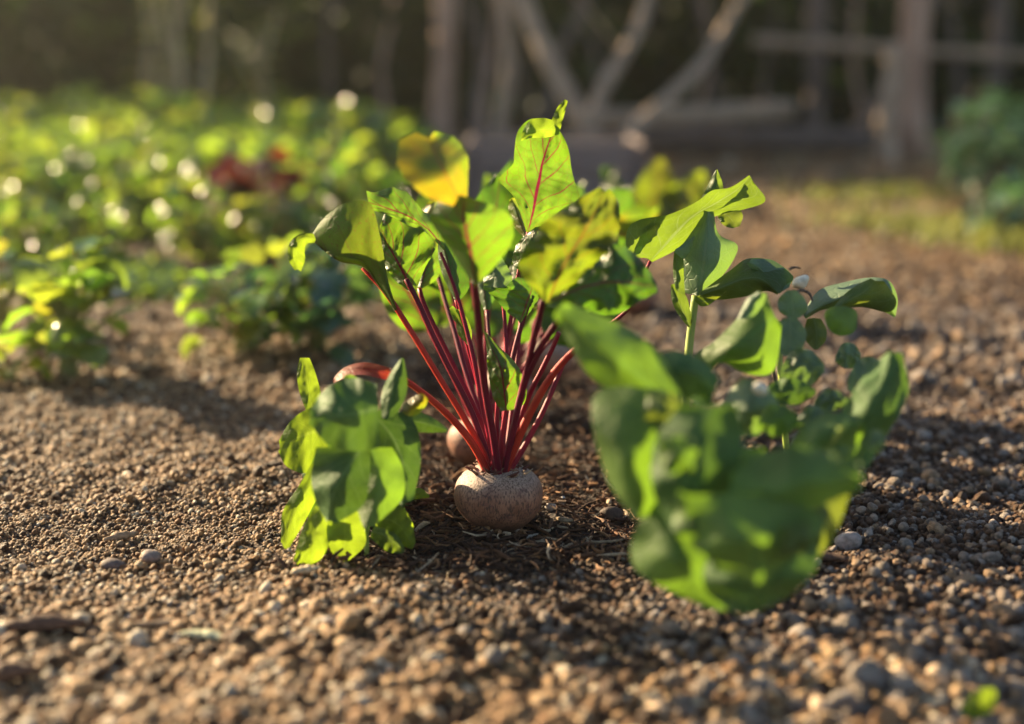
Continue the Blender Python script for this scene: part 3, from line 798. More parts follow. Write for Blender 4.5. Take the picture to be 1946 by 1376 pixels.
LF(sg, [(640, 1030), (620, 1055), (600, 1072), (580, 1080)], [(620, 1030), (600, 1050), (584, 1070), (576, 1080)], [(680, 1050), (660, 1074), (630, 1082), (590, 1082)], DG + 0.0, 'lime', (0, 0), 0.006, 0.006, 0.001, 0.04)
LF(sg, [(720, 775), (680, 785), (630, 790), (590, 792)], [(722, 850), (680, 860), (625, 845), (588, 806)], [(716, 730), (672, 720), (622, 736), (588, 780)], DG - 0.10, 'lush_dark', (0, -0.01, 0), 0.014, 0.02, 0.0035, 0.03, label="round dark green leaf near the camera")
LF(sg, [(690, 850), (660, 890), (635, 935), (625, 990)], [(600, 850), (592, 900), (598, 950), (620, 990)], [(704, 860), (702, 910), (690, 960), (640, 994)], DG - 0.08, 'lush_dark', (0, -0.01, 0), 0.02, 0.01, 0.0018, 0.04)
LF(sg, [(705, 850), (720, 900), (716, 950), (700, 1000)], [(690, 850), (682, 900), (676, 950), (690, 1002)], [(745, 850), (770, 900), (762, 950), (712, 1000)], DG - 0.07, 'lush', (0, -0.01), 0.012, 0.012, 0.0018, 0.04)
LF(sg, [(712, 790), (745, 830), (765, 880), (770, 955)], [(700, 800), (718, 860), (735, 920), (762, 960)], [(730, 770), (785, 800), (800, 865), (786, 950)], DG - 0.05, 'lush_dark', (0, 0.0), 0.012, 0.012, 0.0018, 0.04)
LF(sg, [(735, 800), (742, 760), (752, 720), (764, 680)], [(725, 795), (724, 755), (738, 715), (762, 680)], [(748, 798), (768, 760), (774, 722), (767, 682)], DG - 0.06, 'lush_dark', (0, 0.01), 0.008, 0.008, 0.001, 0.03)
LF(sg, [(735, 810), (770, 800), (810, 805), (850, 818)], [(735, 820), (770, 822), (812, 822), (848, 822)], [(735, 795), (770, 780), (812, 788), (850, 814)], DG - 0.04, 'lush_dark', (0, 0.01), 0.006, 0.006, 0.001, 0.03)
LF(sg, [(700, 780), (680, 750), (668, 730), (660, 712)], [(690, 790), (662, 760), (650, 740), (654, 714)], [(712, 776), (706, 750), (694, 728), (668, 712)], DG - 0.07, 'lush', (0, 0.0), 0.006, 0.006, 0.001, 0.03)
LF(sg, [(716, 985), (745, 990), (768, 1010), (786, 1040)], [(712, 998), (738, 1010), (758, 1032), (782, 1044)], [(720, 960), (752, 958), (780, 985), (790, 1030)], DG - 0.01, 'lime', (0, 0.0), 0.008, 0.008, 0.001, 0.05)
LF(sg, [(706, 1010), (726, 1015), (748, 1030), (768, 1048)], [(704, 1022), (722, 1038), (742, 1050), (764, 1052)], [(712, 1000), (736, 1006), (758, 1020), (770, 1044)], DG - 0.02, 'bean_lit', (0, 0.0), 0.006, 0.006, 0.001, 0.05)
LF(sg, [(760, 945), (780, 940), (800, 938), (816, 944)], [(760, 950), (780, 950), (800, 948), (815, 946)], [(762, 935), (780, 928), (800, 928), (816, 941)], DG + 0.02, 'lime', (0, 0.0), 0.004, 0.004, 0.0006, 0.05)

# its far side, with hidden leaves added to thicken its shadow
LF(sg, [(640, 960), (630, 910), (622, 860), (618, 800)], [(600, 960), (575, 905), (570, 850), (606, 800)], [(672, 960), (676, 905), (664, 850), (626, 800)], DG + 0.07, 'lush', (0, 0.01), 0.012, 0.012, 0.001, 0.03)
LF(sg, [(700, 950), (710, 900), (715, 850), (706, 790)], [(664, 950), (664, 900), (672, 845), (700, 790)], [(740, 950), (758, 895), (752, 845), (716, 790)], DG + 0.08, 'lush', (0, 0.01), 0.012, 0.012, 0.001, 0.03)
LF(sg, [(690, 1000), (660, 1000), (630, 1005), (600, 1015)], [(690, 1030), (660, 1036), (625, 1036), (600, 1024)], [(690, 970), (660, 968), (625, 972), (598, 1004)], DG + 0.05, 'lush', (0, 0.02), 0.006, 0.006, 0.001, 0.03)
LF(sg, [(700, 1000), (724, 990), (748, 985), (768, 985)], [(700, 1020), (724, 1022), (750, 1012), (768, 994)], [(700, 975), (724, 962), (750, 960), (770, 976)], DG + 0.06, 'lush', (0, 0.02), 0.006, 0.006, 0.001, 0.03)
for (x0, y0, x1, y1, w, dd, m_) in ((640, 1030, 600, 860, 46, 0.02, 'lush'), (690, 1040, 650, 760, 52, 0.035, 'lush_dark'), (700, 1040, 700, 740, 50, 0.06, 'lush'), (720, 1030, 752, 800, 44, 0.03, 'lush_dark'),
                                   (730, 960, 745, 770, 48, 0.13, 'lush_dark'), (690, 960, 690, 760, 48, 0.12, 'lush'), (650, 960, 625, 790, 44, 0.10, 'lush'), (735, 1000, 770, 850, 34, 0.10, 'lush_dark')):
    xm, ym = (x0 + x1) / 2, (y0 + y1) / 2  # unseen leaf sheets added to shade the soil and the beetroot root
    LF(sg, [(x0, y0), (xm, ym), (x1, y1)], [(x0 - 4, y0), (xm - w, ym + 20), (xm - w * 0.8, ym - 40), (x1, y1)], [(x0 + 4, y0), (xm + w, ym + 20), (xm + w * 0.8, ym - 40), (x1, y1)], DG + dd, m_, (0, 0.01, 0), 0.006, 0.014, 0.002, 0.04, 24, 11)
# ------------------------------------------------------------------ bean seedling on the right
bb = np.array([*(P(1302, 900, 1.10)[:2]), 0.0])
bean = thing("bean_seedling", bb, "tall bean seedling with grey-green folded leaves and a pale seed on its thick stalk", "bean plant")
DB = 1.10
bs_ = ST(bean, [(1296, 905), (1300, 820), (1304, 740), (1310, 660), (1317, 600), (1322, 562)], 18, 14, DB, 'stem_green', (0.02, 0.0, 0.0), rib=0.05)
def seed(par, p, sx, sy, sz, rot, m, name="seed"):
    V, F = ico(3, 9, 0.05 if name == 'seed' else 0.22, (1, 0.78, 0.62))
    V = V * np.array([sx, sy, sz])
    V = V @ np.array(Matrix.Rotation(rot, 3, 'Y')).T
    mb = MB(); mb.add(V + np.array(p), F, None, (0.62, 0.58, 0.46))
    return mb.build(name, m, par)
seed_m = col_mat("seed_coat", 0.45, 300, 0.0006, 0.4)
seed(bean, P(1300, 726, DB - 0.012), 0.0075, 0.0075, 0.0085, 0.2, seed_m)
LF(bs_, [(1326, 562), (1336, 512), (1342, 460), (1346, 402)], [(1320, 560), (1296, 550), (1284, 482), (1318, 430), (1338, 400)],
   [(1334, 560), (1382, 512), (1402, 468), (1366, 445), (1356, 402)], DB - 0.015, 'bean', (0, -0.01, 0.0), 0.022, 0.016, 0.0014, 0.03, 34, 15)
LF(bs_, [(1290, 556), (1288, 530), (1286, 505), (1284, 476)], [(1284, 550), (1280, 530), (1279, 505), (1281, 478)], [(1302, 560), (1300, 530), (1299, 505), (1300, 480)], DB - 0.02, 'bean_lit', (0, 0.0), 0.004, 0.004, 0.0006, 0.03, 16, 7)
LF(bs_, [(1283, 476), (1296, 474), (1308, 464), (1320, 450)], [(1283, 480), (1298, 492), (1310, 480), (1320, 454)], [(1283, 474), (1292, 468), (1306, 456), (1320, 448)], DB - 0.03, 'bean', (0, 0.0), 0.003, 0.003, 0.0006, 0.05, 14, 7, label="whitish folded leaf corner")
LF(bs_, [(1328, 562), (1370, 546), (1412, 530), (1446, 530), (1478, 556)], [(1330, 556), (1388, 514), (1420, 492), (1462, 494), (1502, 520), (1506, 534), (1482, 558)],
   [(1330, 564), (1370, 570), (1420, 562), (1456, 553), (1478, 560)], DB - 0.03, 'bean_under', (0, -0.01, -0.01), 0.026, 0.012, 0.0014, 0.03, 36, 15)
LF(bs_, [(1424, 498), (1446, 512), (1464, 532), (1482, 556)], [(1418, 500), (1436, 522), (1452, 544), (1476, 560)], [(1428, 492), (1468, 495), (1504, 522), (1500, 546)], DB - 0.034, 'bean', (0, 0.0), 0.006, 0.016, 0.0008, 0.02, 24, 11)
LF(bs_, [(1312, 622), (1298, 592), (1286, 565), (1278, 540)], [(1308, 622), (1288, 596), (1276, 568), (1275, 542)], [(1316, 610), (1312, 590), (1304, 562), (1284, 538)], DB - 0.012, 'bean_lit', (0, 0.0), 0.004, 0.008, 0.0006, 0.03, 20, 9)
LF(bs_, [(1322, 566), (1334, 572), (1348, 572), (1362, 566)], [(1320, 572), (1332, 582), (1346, 580), (1360, 570)], [(1324, 562), (1334, 564), (1346, 564), (1360, 562)], DB - 0.02, 'bean_lit', (0, 0.0), 0.003, 0.003, 0.0005, 0.03, 12, 7)

bb2 = np.array([*(P(1500, 880, 1.06)[:2]), 0.0])
bean2 = thing("bean_seedling", bb2, "low bean seedling with rounded leaves and a broad drooping leaf at its right", "bean plant")
DC = 1.05
c_st = ST(bean2, [(1500, 905), (1492, 820), (1486, 740), (1482, 680), (1490, 630), (1510, 600), (1530, 590)], 13, 8, DC, 'stem_green', (0.03, 0.0, 0.0), rib=0.05)
c_st2 = ST(bean2, [(1486, 745), (1472, 720), (1470, 680), (1474, 640), (1482, 610)], 7, 6, DC, 'twig', (0.0, -0.01, -0.02), rib=0.03)
LF(c_st, [(1528, 602), (1570, 578), (1620, 558), (1668, 556), (1702, 600)], [(1526, 596), (1556, 552), (1606, 535), (1655, 527), (1690, 534), (1706, 566), (1702, 602)],
   [(1532, 606), (1560, 590), (1590, 586), (1630, 581), (1678, 592), (1700, 604)], DC, 'bean', (0, -0.012, -0.016, 0.0), 0.03, 0.012, 0.0014, 0.03, 40, 17)
LF(c_st, [(1584, 588), (1612, 570), (1640, 555), (1664, 534)], [(1580, 590), (1602, 562), (1628, 542), (1655, 529)], [(1592, 588), (1640, 584), (1690, 594), (1704, 572), (1680, 534)], DC - 0.024, 'bean_under', (0, 0.0, 0), 0.006, 0.016, 0.0008, 0.02, 26, 13)
LF(c_st2, [(1472, 602), (1432, 632), (1392, 662), (1346, 712)], [(1456, 556), (1428, 566), (1400, 607), (1354, 650), (1320, 676), (1338, 716)],
   [(1486, 618), (1472, 702), (1420, 710), (1366, 688), (1350, 714)], DC - 0.11, 'lush', (0, -0.02, 0), 0.02, 0.02, 0.0012, 0.03, 34, 15)
LF(c_st2, [(1405, 606), (1416, 590), (1428, 572), (1446, 556)], [(1400, 610), (1408, 590), (1420, 568), (1442, 553)], [(1428, 606), (1440, 592), (1452, 576), (1456, 558)], DC - 0.12, 'bean', (0, 0.0), 0.006, 0.006, 0.0006, 0.03, 16, 7)
LF(c_st, [(1508, 606), (1508, 588), (1506, 570), (1504, 552)], [(1498, 604), (1480, 590), (1480, 568), (1496, 552)], [(1520, 604), (1534, 588), (1530, 568), (1512, 551)], DC - 0.06, 'bean', (0, 0.0), 0.004, 0.004, 0.0008, 0.03, 18, 9)
LF(c_st, [(1500, 604), (1502, 630), (1502, 652), (1500, 676)], [(1488, 606), (1470, 632), (1470, 656), (1488, 676)], [(1514, 604), (1532, 628), (1530, 652), (1514, 676)], DC - 0.07, 'bean', (0, -0.01), 0.004, 0.004, 0.0008, 0.03, 18, 9)
LF(c_st, [(1570, 590), (1590, 604), (1608, 618), (1622, 632)], [(1566, 600), (1574, 624), (1592, 638), (1616, 636)], [(1578, 584), (1606, 582), (1628, 596), (1628, 624)], DC - 0.08, 'lush', (0, 0.0), 0.006, 0.006, 0.0008, 0.03, 18, 9)
LF(c_st, [(1546, 604), (1550, 622), (1552, 642), (1550, 664)], [(1534, 606), (1530, 626), (1532, 648), (1546, 664)], [(1560, 606), (1570, 624), (1570, 646), (1554, 664)], DC - 0.03, 'bean_under', (0, 0.0), 0.006, 0.006, 0.0008, 0.03, 18, 9)
# the pale split seed and dried seed coat
seed(bean2, P(1522, 536, DC - 0.02), 0.0072, 0.0064, 0.0085, -0.5, seed_m, "seed_coat")
ST(bean2, [(1500, 512), (1510, 508), (1522, 510)], 6, 3, DC - 0.025, 'twig', (0, 0), rib=0.0, name="dry_sprout")
ST(bean2, [(1512, 556), (1524, 552), (1538, 558), (1544, 572)], 7, 4, DC - 0.022, 'twig', (0, 0), rib=0.0, name="dry_sprout")

# ------------------------------------------------------------------ big blurred plant close to the camera on the right
fb = G(1400, 1128)
fp = thing("leafy_plant", fb, "large out of focus leafy plant close to the camera, right of the sharp beetroot", "leafy plant")
DF = 0.80
ST(fp, [(1400, 1132), (1402, 1060), (1400, 1000), (1390, 900), (1370, 820), (1320, 760)], 17, 12, 0.93, 'stem_green', (0.0, -0.06, -0.14))
ST(fp, [(1402, 1132), (1430, 1050), (1490, 960), (1550, 880), (1610, 800)], 14, 9, 0.93, 'stem_green', (0.0, -0.05, -0.10))
def FL(M_, L_, R_, dd, m, q=0.02, **k):
    return LF(fp, M_, L_, R_, DF + dd, m, (0, -0.7 * q, 0), q, q, 0.003, 0.044, 30, 13, **k)
FL([(1290, 780), (1220, 720), (1150, 660), (1060, 585)], [(1270, 800), (1180, 760), (1110, 700), (1052, 600)], [(1300, 760), (1270, 690), (1190, 620), (1075, 575)], 0.03, 'lush', label="yellow-green upper leaf")
FL([(1300, 770), (1240, 810), (1195, 880), (1215, 985)], [(1260, 740), (1180, 735), (1128, 760), (1150, 900), (1205, 985)], [(1310, 800), (1290, 870), (1265, 940), (1228, 985)], 0.0, 'lush')
FL([(1350, 770), (1320, 830), (1300, 910), (1290, 1010)], [(1290, 770), (1245, 840), (1240, 930), (1280, 1010)], [(1400, 770), (1410, 850), (1390, 940), (1310, 1010)], -0.03, 'lush_dark')
FL([(1360, 740), (1320, 710), (1270, 700), (1215, 700)], [(1350, 770), (1310, 760), (1255, 750), (1212, 715)], [(1370, 720), (1330, 680), (1275, 665), (1215, 685)], 0.05, 'lush_dark')
FL([(1385, 960), (1450, 940), (1530, 920), (1640, 900)], [(1380, 1010), (1450, 1010), (1540, 970), (1636, 930)], [(1390, 900), (1460, 860), (1545, 850), (1636, 880)], -0.05, 'lush')
FL([(1370, 940), (1400, 1000), (1430, 1050), (1440, 1110)], [(1300, 940), (1310, 1010), (1350, 1070), (1425, 1110)], [(1460, 930), (1540, 970), (1560, 1010), (1460, 1100)], -0.06, 'lush', label="broad mid green leaf")
FL([(1440, 1010), (1450, 1060), (1440, 1110), (1410, 1168)], [(1380, 1020), (1340, 1070), (1340, 1120), (1396, 1166)], [(1510, 1000), (1555, 1040), (1535, 1110), (1430, 1168)], -0.03, 'lush_dark')
FL([(1330, 960), (1290, 1020), (1310, 1080), (1375, 1160)], [(1260, 940), (1205, 1010), (1215, 1085), (1350, 1160)], [(1380, 980), (1370, 1040), (1380, 1100), (1390, 1160)], 0.0, 'lush', label="yellow-green lower leaf")
FL([(1560, 920), (1560, 970), (1545, 1020), (1520, 1080)], [(1500, 930), (1490, 990), (1490, 1040), (1510, 1080)], [(1620, 920), (1606, 970), (1580, 1030), (1530, 1085)], 0.02, 'bean_under')
FL([(1600, 880), (1630, 820), (1670, 750), (1700, 670)], [(1570, 870), (1590, 800), (1630, 730), (1690, 665)], [(1650, 890), (1690, 820), (1726, 750), (1715, 672)], 0.08, 'lush_dark')
FL([(1500, 890), (1540, 850), (1590, 820), (1640, 800)], [(1490, 860), (1530, 810), (1580, 785), (1636, 790)], [(1520, 920), (1570, 890), (1620, 860), (1645, 815)], 0.05, 'lush')
FL([(1400, 830), (1420, 790), (1430, 750), (1420, 720)], [(1360, 820), (1370, 780), (1385, 745), (1410, 718)], [(1440, 830), (1470, 800), (1475, 760), (1435, 722)], 0.08, 'bean')
FL([(1410, 850), (1430, 900), (1420, 940), (1390, 960)], [(1370, 840), (1370, 890), (1370, 930), (1382, 958)], [(1450, 850), (1480, 890), (1470, 930), (1400, 962)], 0.0, 'lush')
for (a_, b_, w, dd, m_) in (((1330, 900), (1250, 830), 40, -0.045, 'lush'), ((1350, 1060), (1290, 930), 42, -0.05, 'lush'), ((1480, 1060), (1540, 990), 34, -0.07, 'bean_under'),
                            ((1300, 830), (1230, 740), 44, -0.01, 'bean_under'), ((1560, 900), (1620, 850), 30, 0.0, 'lush')):
    xm, ym = (a_[0] + b_[0]) / 2, (a_[1] + b_[1]) / 2
    nx_, ny_ = -(b_[1] - a_[1]), b_[0] - a_[0]; l_ = math.hypot(nx_, ny_); nx_, ny_ = nx_ / l_ * w, ny_ / l_ * w
    FL([a_, (xm + 6, ym), b_], [a_, (xm - nx_, ym - ny_), b_], [a_, (xm + nx_, ym + ny_), b_], dd, m_, 0.008)
for (x, y, w, h, dd, m) in ((1612, 676, 24, 24, 0.20, 'bean'), (1525, 700, 42, 36, 0.16, 'bean'), (1580, 762, 34, 20, 0.12, 'bean'), (1666, 838, 18, 20, 0.02, 'bean'), (1480, 800, 40, 30, 0.06, 'lush'), (1550, 800, 40, 26, 0.10, 'bean'), (1500, 745, 50, 24, 0.14, 'lush_dark'), (1650, 720, 40, 40, 0.16, 'bean')):
    FL([(x - w, y + h * 0.3), (x - w * 0.3, y), (x + w * 0.4, y - h * 0.1), (x + w, y)], [(x - w, y + h * 0.5), (x - w * 0.3, y + h), (x + w * 0.4, y + h * 0.9), (x + w, y + h * 0.2)],
       [(x - w, y), (x - w * 0.4, y - h), (x + w * 0.4, y - h * 0.95), (x + w, y - h * 0.2)], dd, m, 0.004)

seed(fp, P(1445, 739, 0.865), 0.0052, 0.0050, 0.0068, 0.5, seed_m)

# ------------------------------------------------------------------ blurred plants of the left-hand bed
P_MID = plain_leaf("bed_leaf", (0.075, 0.15, 0.035), (0.26, 0.385, 0.03), 0.55, 0.16, 0.7)
P_DARK = plain_leaf("bed_leaf_dark", (0.05, 0.11, 0.06), (0.12, 0.27, 0.05), 0.40, 0.18, 0.7)
P_GRASS = plain_leaf("dry_grass", (0.11, 0.13, 0.045), (0.22, 0.24, 0.05), 0.4, 0.5, 0.3)
P_RED = plain_leaf("bed_leaf_red", (0.085, 0.022, 0.016), (0.10, 0.022, 0.010), 0.38, 0.35, 0.5)
P_STEM = stem_mat("bed_stem", (0.14, 0.18, 0.05), (0.22, 0.22, 0.08), 0.2)
def rosette(name, b, h, r, n, lw, label, cat, group, m, seed, low=0.15, tall=0.0):
    """a bushy young plant: stalks from the base, each ending in a rounded leaf"""
    rs = np.random.RandomState(seed)
    o = thing(name, b, label, cat, group)
    ms, ml = MB(), MB()
    for i in range(n):
        az = rs.rand() * 6.283; rr = r * math.sqrt(rs.rand()); hh = h * (low + (1 - low) * rs.rand() ** 0.8) * (1 - 0.35 * (rr / r) ** 2)
        tip = np.array(b) + np.array([rr * math.cos(az), rr * math.sin(az), hh])
        midp = np.array(b) + np.array([rr * 0.35 * math.cos(az), rr * 0.35 * math.sin(az), hh * 0.6])
        pts = spline([np.array(b) + rs.randn(3) * 0.004 * np.array([1, 1, 0]), midp, tip], 7)
        tube_geo(ms, pts, np.linspace(0.0022, 0.0012, 7), 5, 0, (1, 1, 1), False)
        L_ = lw * (0.65 + 0.7 * rs.rand())
        el = rs.rand() * 1.3 - 0.25
        a2 = az + rs.randn() * 0.6
        dr = np.array([math.cos(a2) * math.cos(el), math.sin(a2) * math.cos(el), math.sin(el)])
        c = np.array([0.8 + 0.5 * rs.rand(), 0.8 + 0.35 * rs.rand(), 0.8 + 0.4 * rs.rand()])
        free_leaf(ml, tip, dr, (0.2 * rs.randn(), 0.2 * rs.randn(), 1.0), L_, L_ * (0.7 + 0.25 * rs.rand()), 0.3 + 1.5 * rs.rand(), c, -0.5 + 1.3 * rs.rand(), 8, 5, 0.05, i)
    ms.build("stems", P_STEM, o)
    ml.build("foliage", m, o)
    return o
GP = "young plants in the left bed"
rosette("young_plant", G(132, 712), 0.155, 0.045, 50, 0.042, "young plant with round yellow-green leaves, casting a long shadow on the left bed", "young plant", GP, P_MID, 21, 0.2)
rosette("young_plant", G(5, 636), 0.12, 0.05, 24, 0.040, "young plant cut by the left edge, beside the one with the long shadow", "young plant", GP, P_MID, 22, 0.35)
rosette("young_plant", G(15, 722), 0.035, 0.035, 9, 0.03, "tiny sprout on the soil at the left edge", "young plant", GP, P_MID, 23, 0.3)
rosette("young_plant", G(468, 672), 0.125, 0.065, 40, 0.036, "bushy pale young plant behind the front left seedling", "young plant", GP, P_MID, 24, 0.2)
rosette("young_plant", G(610, 668), 0.125, 0.065, 40, 0.045, "bushy blue-green young plant behind the front left seedling, next to the red stalks", "young plant", GP, P_DARK, 25, 0.2)
rosette("young_plant", G(545, 640), 0.135, 0.05, 26, 0.04, "tall bright young plant between the pale and the blue-green one", "young plant", GP, P_MID, 26, 0.4)
rosette("red_leaf_plant", G(498, 470), 0.18, 0.06, 34, 0.06, "dark red leafy plant among the green plants of the left bed", "leafy plant", None, P_RED, 27, 0.35)
rs0 = np.random.RandomState(77)
spots = []
for (yy, step, x0, x1, hh, r_) in ((500, 170, 40, 720, 0.13, 0.07), (445, 88, -10, 720, 0.17, 0.085), (400, 84, -40, 720, 0.185, 0.10), (360, 78, -60, 730, 0.20, 0.12), (330, 72, -60, 760, 0.20, 0.13), (305, 66, -60, 700, 0.205, 0.15)):
    x = x0
    while x < x1:
        spots.append((x + rs0.randn() * 12, yy + rs0.randn() * 6, hh * (0.8 + 0.4 * rs0.rand()), r_ * (0.85 + 0.3 * rs0.rand())))
        x += step * (0.85 + 0.3 * rs0.rand())
protos = {}
for i, (x, y, h, r) in enumerate(spots):
    k = i % 5 if x > 260 else 3 + i % 3
    b = G(x, y)
    lab = "backlit green leafy plant among the many blurred plants of the left bed"
    g = "blurred leafy plants of the left bed"
    if k not in protos:
        protos[k] = rosette("leafy_plant", b, 0.17, 0.095, 70, 0.044, lab, "leafy plant", g, [P_MID, P_DARK, P_MID, P_MID, P_MID, P_MID][k], 100 + k, 0.04)
        o = protos[k]
    else:
        src = protos[k]
        o = src.copy(); COL.objects.link(o)
        for ch in src.children:
            c = ch.copy(); c.parent = o; COL.objects.link(c)
    o.location = b
    o.rotation_euler = (0, 0, rs0.rand() * 6.28)
    s = h / 0.17
    o.scale = (r / 0.095, r / 0.095, s)

# ------------------------------------------------------------------ planter box behind the row
def box_geo(mb, c, sx, sy, sz, bev=0.006):
    import bmesh
    bm = bmesh.new(); bmesh.ops.create_cube(bm, size=1.0)
    for v in bm.verts: v.co = Vector((v.co.x * sx, v.co.y * sy, v.co.z * sz))
    bmesh.ops.bevel(bm, geom=bm.edges[:], offset=bev, segments=2, affect='EDGES')
    mb.add(np.array([v.co[:] for v in bm.verts]) + np.array(c), [tuple(v.index for v in f.verts) for f in bm.faces])
    bm.free()
wood_m = bark_mat("weathered_wood", (0.16, 0.125, 0.115), (0.26, 0.20, 0.185), (3, 30, 30))
pd = 3.3
pl = P(880, 270, pd); pr_ = P(1232, 270, pd)
pb = np.array([(pl[0] + pr_[0]) / 2, pl[1] + 0.2, 0.0])
wth, hgt = pr_[0] - pl[0], pl[2]
box = thing("planter_box", pb, "weathered grey wooden planter box behind the beetroot leaves", "planter box")
for sy_ in (-0.18, 0.18):
    mb = MB()
    for k in range(2):
        box_geo(mb, pb + np.array([0, sy_, hgt * (0.25 + 0.5 * k)]), wth - 0.046, 0.022, hgt * 0.49)
    mb.build("side_board", wood_m, box, False)
for sx_ in (-1, 1):
    mb = MB(); box_geo(mb, pb + np.array([sx_ * (wth / 2 - 0.011), 0, hgt * 0.5 - 0.003]), 0.022, 0.40, hgt * 0.985)
    mb.build("end_board", wood_m, box, False)
mb = MB(); box_geo(mb, pb + np.array([0, 0, hgt * 0.45]), wth - 0.05, 0.33, hgt * 0.86)
so_m, nt_, bs__, _o = mat("planter_soil"); bs__.inputs["Base Color"].default_value = (0.05, 0.035, 0.025, 1); bs__.inputs["Roughness"].default_value = 0.95
mb.build("soil_fill", so_m, box, False)

# ------------------------------------------------------------------ trunks, poles and branches at the back
BK1 = bark_mat("trunk_bark", (0.24, 0.14, 0.095), (0.46, 0.30, 0.215), (10, 10, 1.5))
BK2 = bark_mat("pole_bark", (0.22, 0.155, 0.105), (0.42, 0.31, 0.22), (16, 16, 2.0))
BK3 = bark_mat("dark_bark", (0.07, 0.05, 0.042), (0.15, 0.11, 0.09), (12, 12, 2))
P_CROWN = plain_leaf("tree_leaf", (0.05, 0.085, 0.025), (0.20, 0.30, 0.03), 0.4, 0.4, 0.4)
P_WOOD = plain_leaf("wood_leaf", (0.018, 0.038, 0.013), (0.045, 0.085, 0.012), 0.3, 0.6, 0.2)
def leaf_cloud(mb, rs, c, R, n, size, cmul=1.0):
    """n single leaves spread through lumps of a crown"""
    c = np.asarray(c); lumps = c + rs.randn(9, 3) * np.asarray(R) * 0.5
    for i in range(n):
        p = lumps[rs.randint(9)] + rs.randn(3) * np.asarray(R) * 0.26
        t = rs.randn(3); t[2] -= 0.3; t /= np.linalg.norm(t)
        s = np.cross(t, rs.randn(3)); s /= np.linalg.norm(s)
        L_ = size * (0.6 + 0.8 * rs.rand()); w = L_ * 0.28
        nrm = np.cross(t, s)
        V = [p, p + t * L_ * 0.5 + s * w + nrm * w * 0.3, p + t * L_, p + t * L_ * 0.5 - s * w + nrm * w * 0.3]
        mb.add(V, [(0, 1, 2, 3)], None, cmul * (0.7 + 0.6 * rs.rand()))
def trunk(name, base, top, r0, r1, m, label, cat, group=None, bend=0.04, crown=None, seed=0, limbs=0):
    rs = np.random.RandomState(seed)
    base, top = np.asarray(base, float), np.asarray(top, float)
    s = np.linspace(0, 1, 22)[:, None]
    L_ = np.linalg.norm(top - base)
    pts = base + s * (top - base) + np.sin(s * 3.14) * bend * L_ * np.array([[rs.randn(), rs.randn(), 0]]) + np.sin(s * 9 + rs.rand() * 6) * (0.008 if crown else 0.018) * L_ * np.array([[1, 0.4, 0]])
    o = thing(name, base, label, cat, group)
    mb = MB()
    r = np.linspace(r0, r1, 22) * (1 + 0.07 * np.sin(np.linspace(0, 25, 22) + seed)); r[0] *= 1.25
    tube_geo(mb, pts, r, 12, 0.03)
    for k in range(limbs):
        i = 12 + rs.randint(9); a = rs.rand() * 6.28
        e = pts[i] + np.array([math.cos(a), math.sin(a), 0.8]) * (0.3 + 0.3 * rs.rand())
        tube_geo(mb, spline([pts[i], (pts[i] + e) / 2 + rs.randn(3) * 0.03, e], 8), np.linspace(r1 * 0.45, r1 * 0.15, 8), 7, 0)
    mb.build("trunk" if crown else "wood", m, o)
    if crown:
        mc = MB(); leaf_cloud(mc, rs, pts[-1] + np.array([0, 0, crown * 0.3]), (crown, crown, crown * 0.6), 500, 0.09)
        mc.build("crown", P_CROWN, o, False)
    return o
def at_depth(px, py, d): return P(px, py, d)
def gd(px, d):
    """ground point below a photo column at distance d"""
    p = P(px, 300, d); return np.array([p[0], p[1], -0.01])
def up_to(px, d, z):
    p = P(px, 0, d); k = (z - 0) ; return np.array([P(px, 0, d)[0], P(px, 0, d)[1] + 0.1, z])
trunk("tree", gd(832, 5.2), up_to(830, 5.2, 2.4), 0.043, 0.034, BK1, "tree with a straight pinkish brown trunk behind the middle of the bed", "tree", "bare-stemmed trees at the back", 0.006, 0.5, 1, 5)
trunk("tree", gd(1738, 4.9), up_to(1752, 4.9, 2.5), 0.050, 0.038, BK1, "tree with a thick reddish trunk beside a grey fence post on the right", "tree", "bare-stemmed trees at the back", 0.006, 0.5, 2, 5)
trunk("tree", gd(1535, 5.8), up_to(1550, 5.8, 2.4), 0.045, 0.03, BK3, "tree with a thin dark trunk crossed by a horizontal branch", "tree", "bare-stemmed trees at the back", 0.01, 0.45, 3, 4)
trunk("tree", gd(1882, 5.8), up_to(1875, 5.8, 2.4), 0.042, 0.03, BK3, "tree with a thin grey trunk near the right edge", "tree", "bare-stemmed trees at the back", 0.01, 0.45, 4, 4)
trunk("fence_post", gd(1682, 4.6), at_depth(1698, 82, 4.6), 0.034, 0.030, BK2, "short grey wooden fence post left of the reddish trunk", "fence post", None, 0.004, None, 5)
trunk("wooden_pole", gd(955, 4.6), up_to(962, 4.6, 1.1), 0.024, 0.020, BK2, "slim grey upright pole behind the planter box", "pole", None, 0.005, None, 6)
trunk("leaning_branch", gd(1125, 4.4), P(948, -60, 4.6), 0.036, 0.024, BK2, "thick bare branch leaning to the left above the planter box", "branch", "bare branches leaning at the back", 0.03, None, 7, 1)
trunk("leaning_branch", gd(1085, 4.2), P(1250, -60, 4.6), 0.025, 0.016, BK2, "bare branch leaning to the right, the left one of the crossing pair", "branch", "bare branches leaning at the back", 0.03, None, 8, 1)
trunk("leaning_branch", gd(1130, 4.0), P(1455, -40, 4.8), 0.022, 0.014, BK2, "long bare branch slanting far to the right, crossing behind the top leaf", "branch", "bare branches leaning at the back", 0.03, None, 9, 1)
trunk("leaning_branch", gd(905, 5.0), P(880, -60, 5.2), 0.018, 0.012, BK3, "thin dark branch standing right of the pinkish trunk", "branch", "bare branches leaning at the back", 0.03, None, 10, 1)
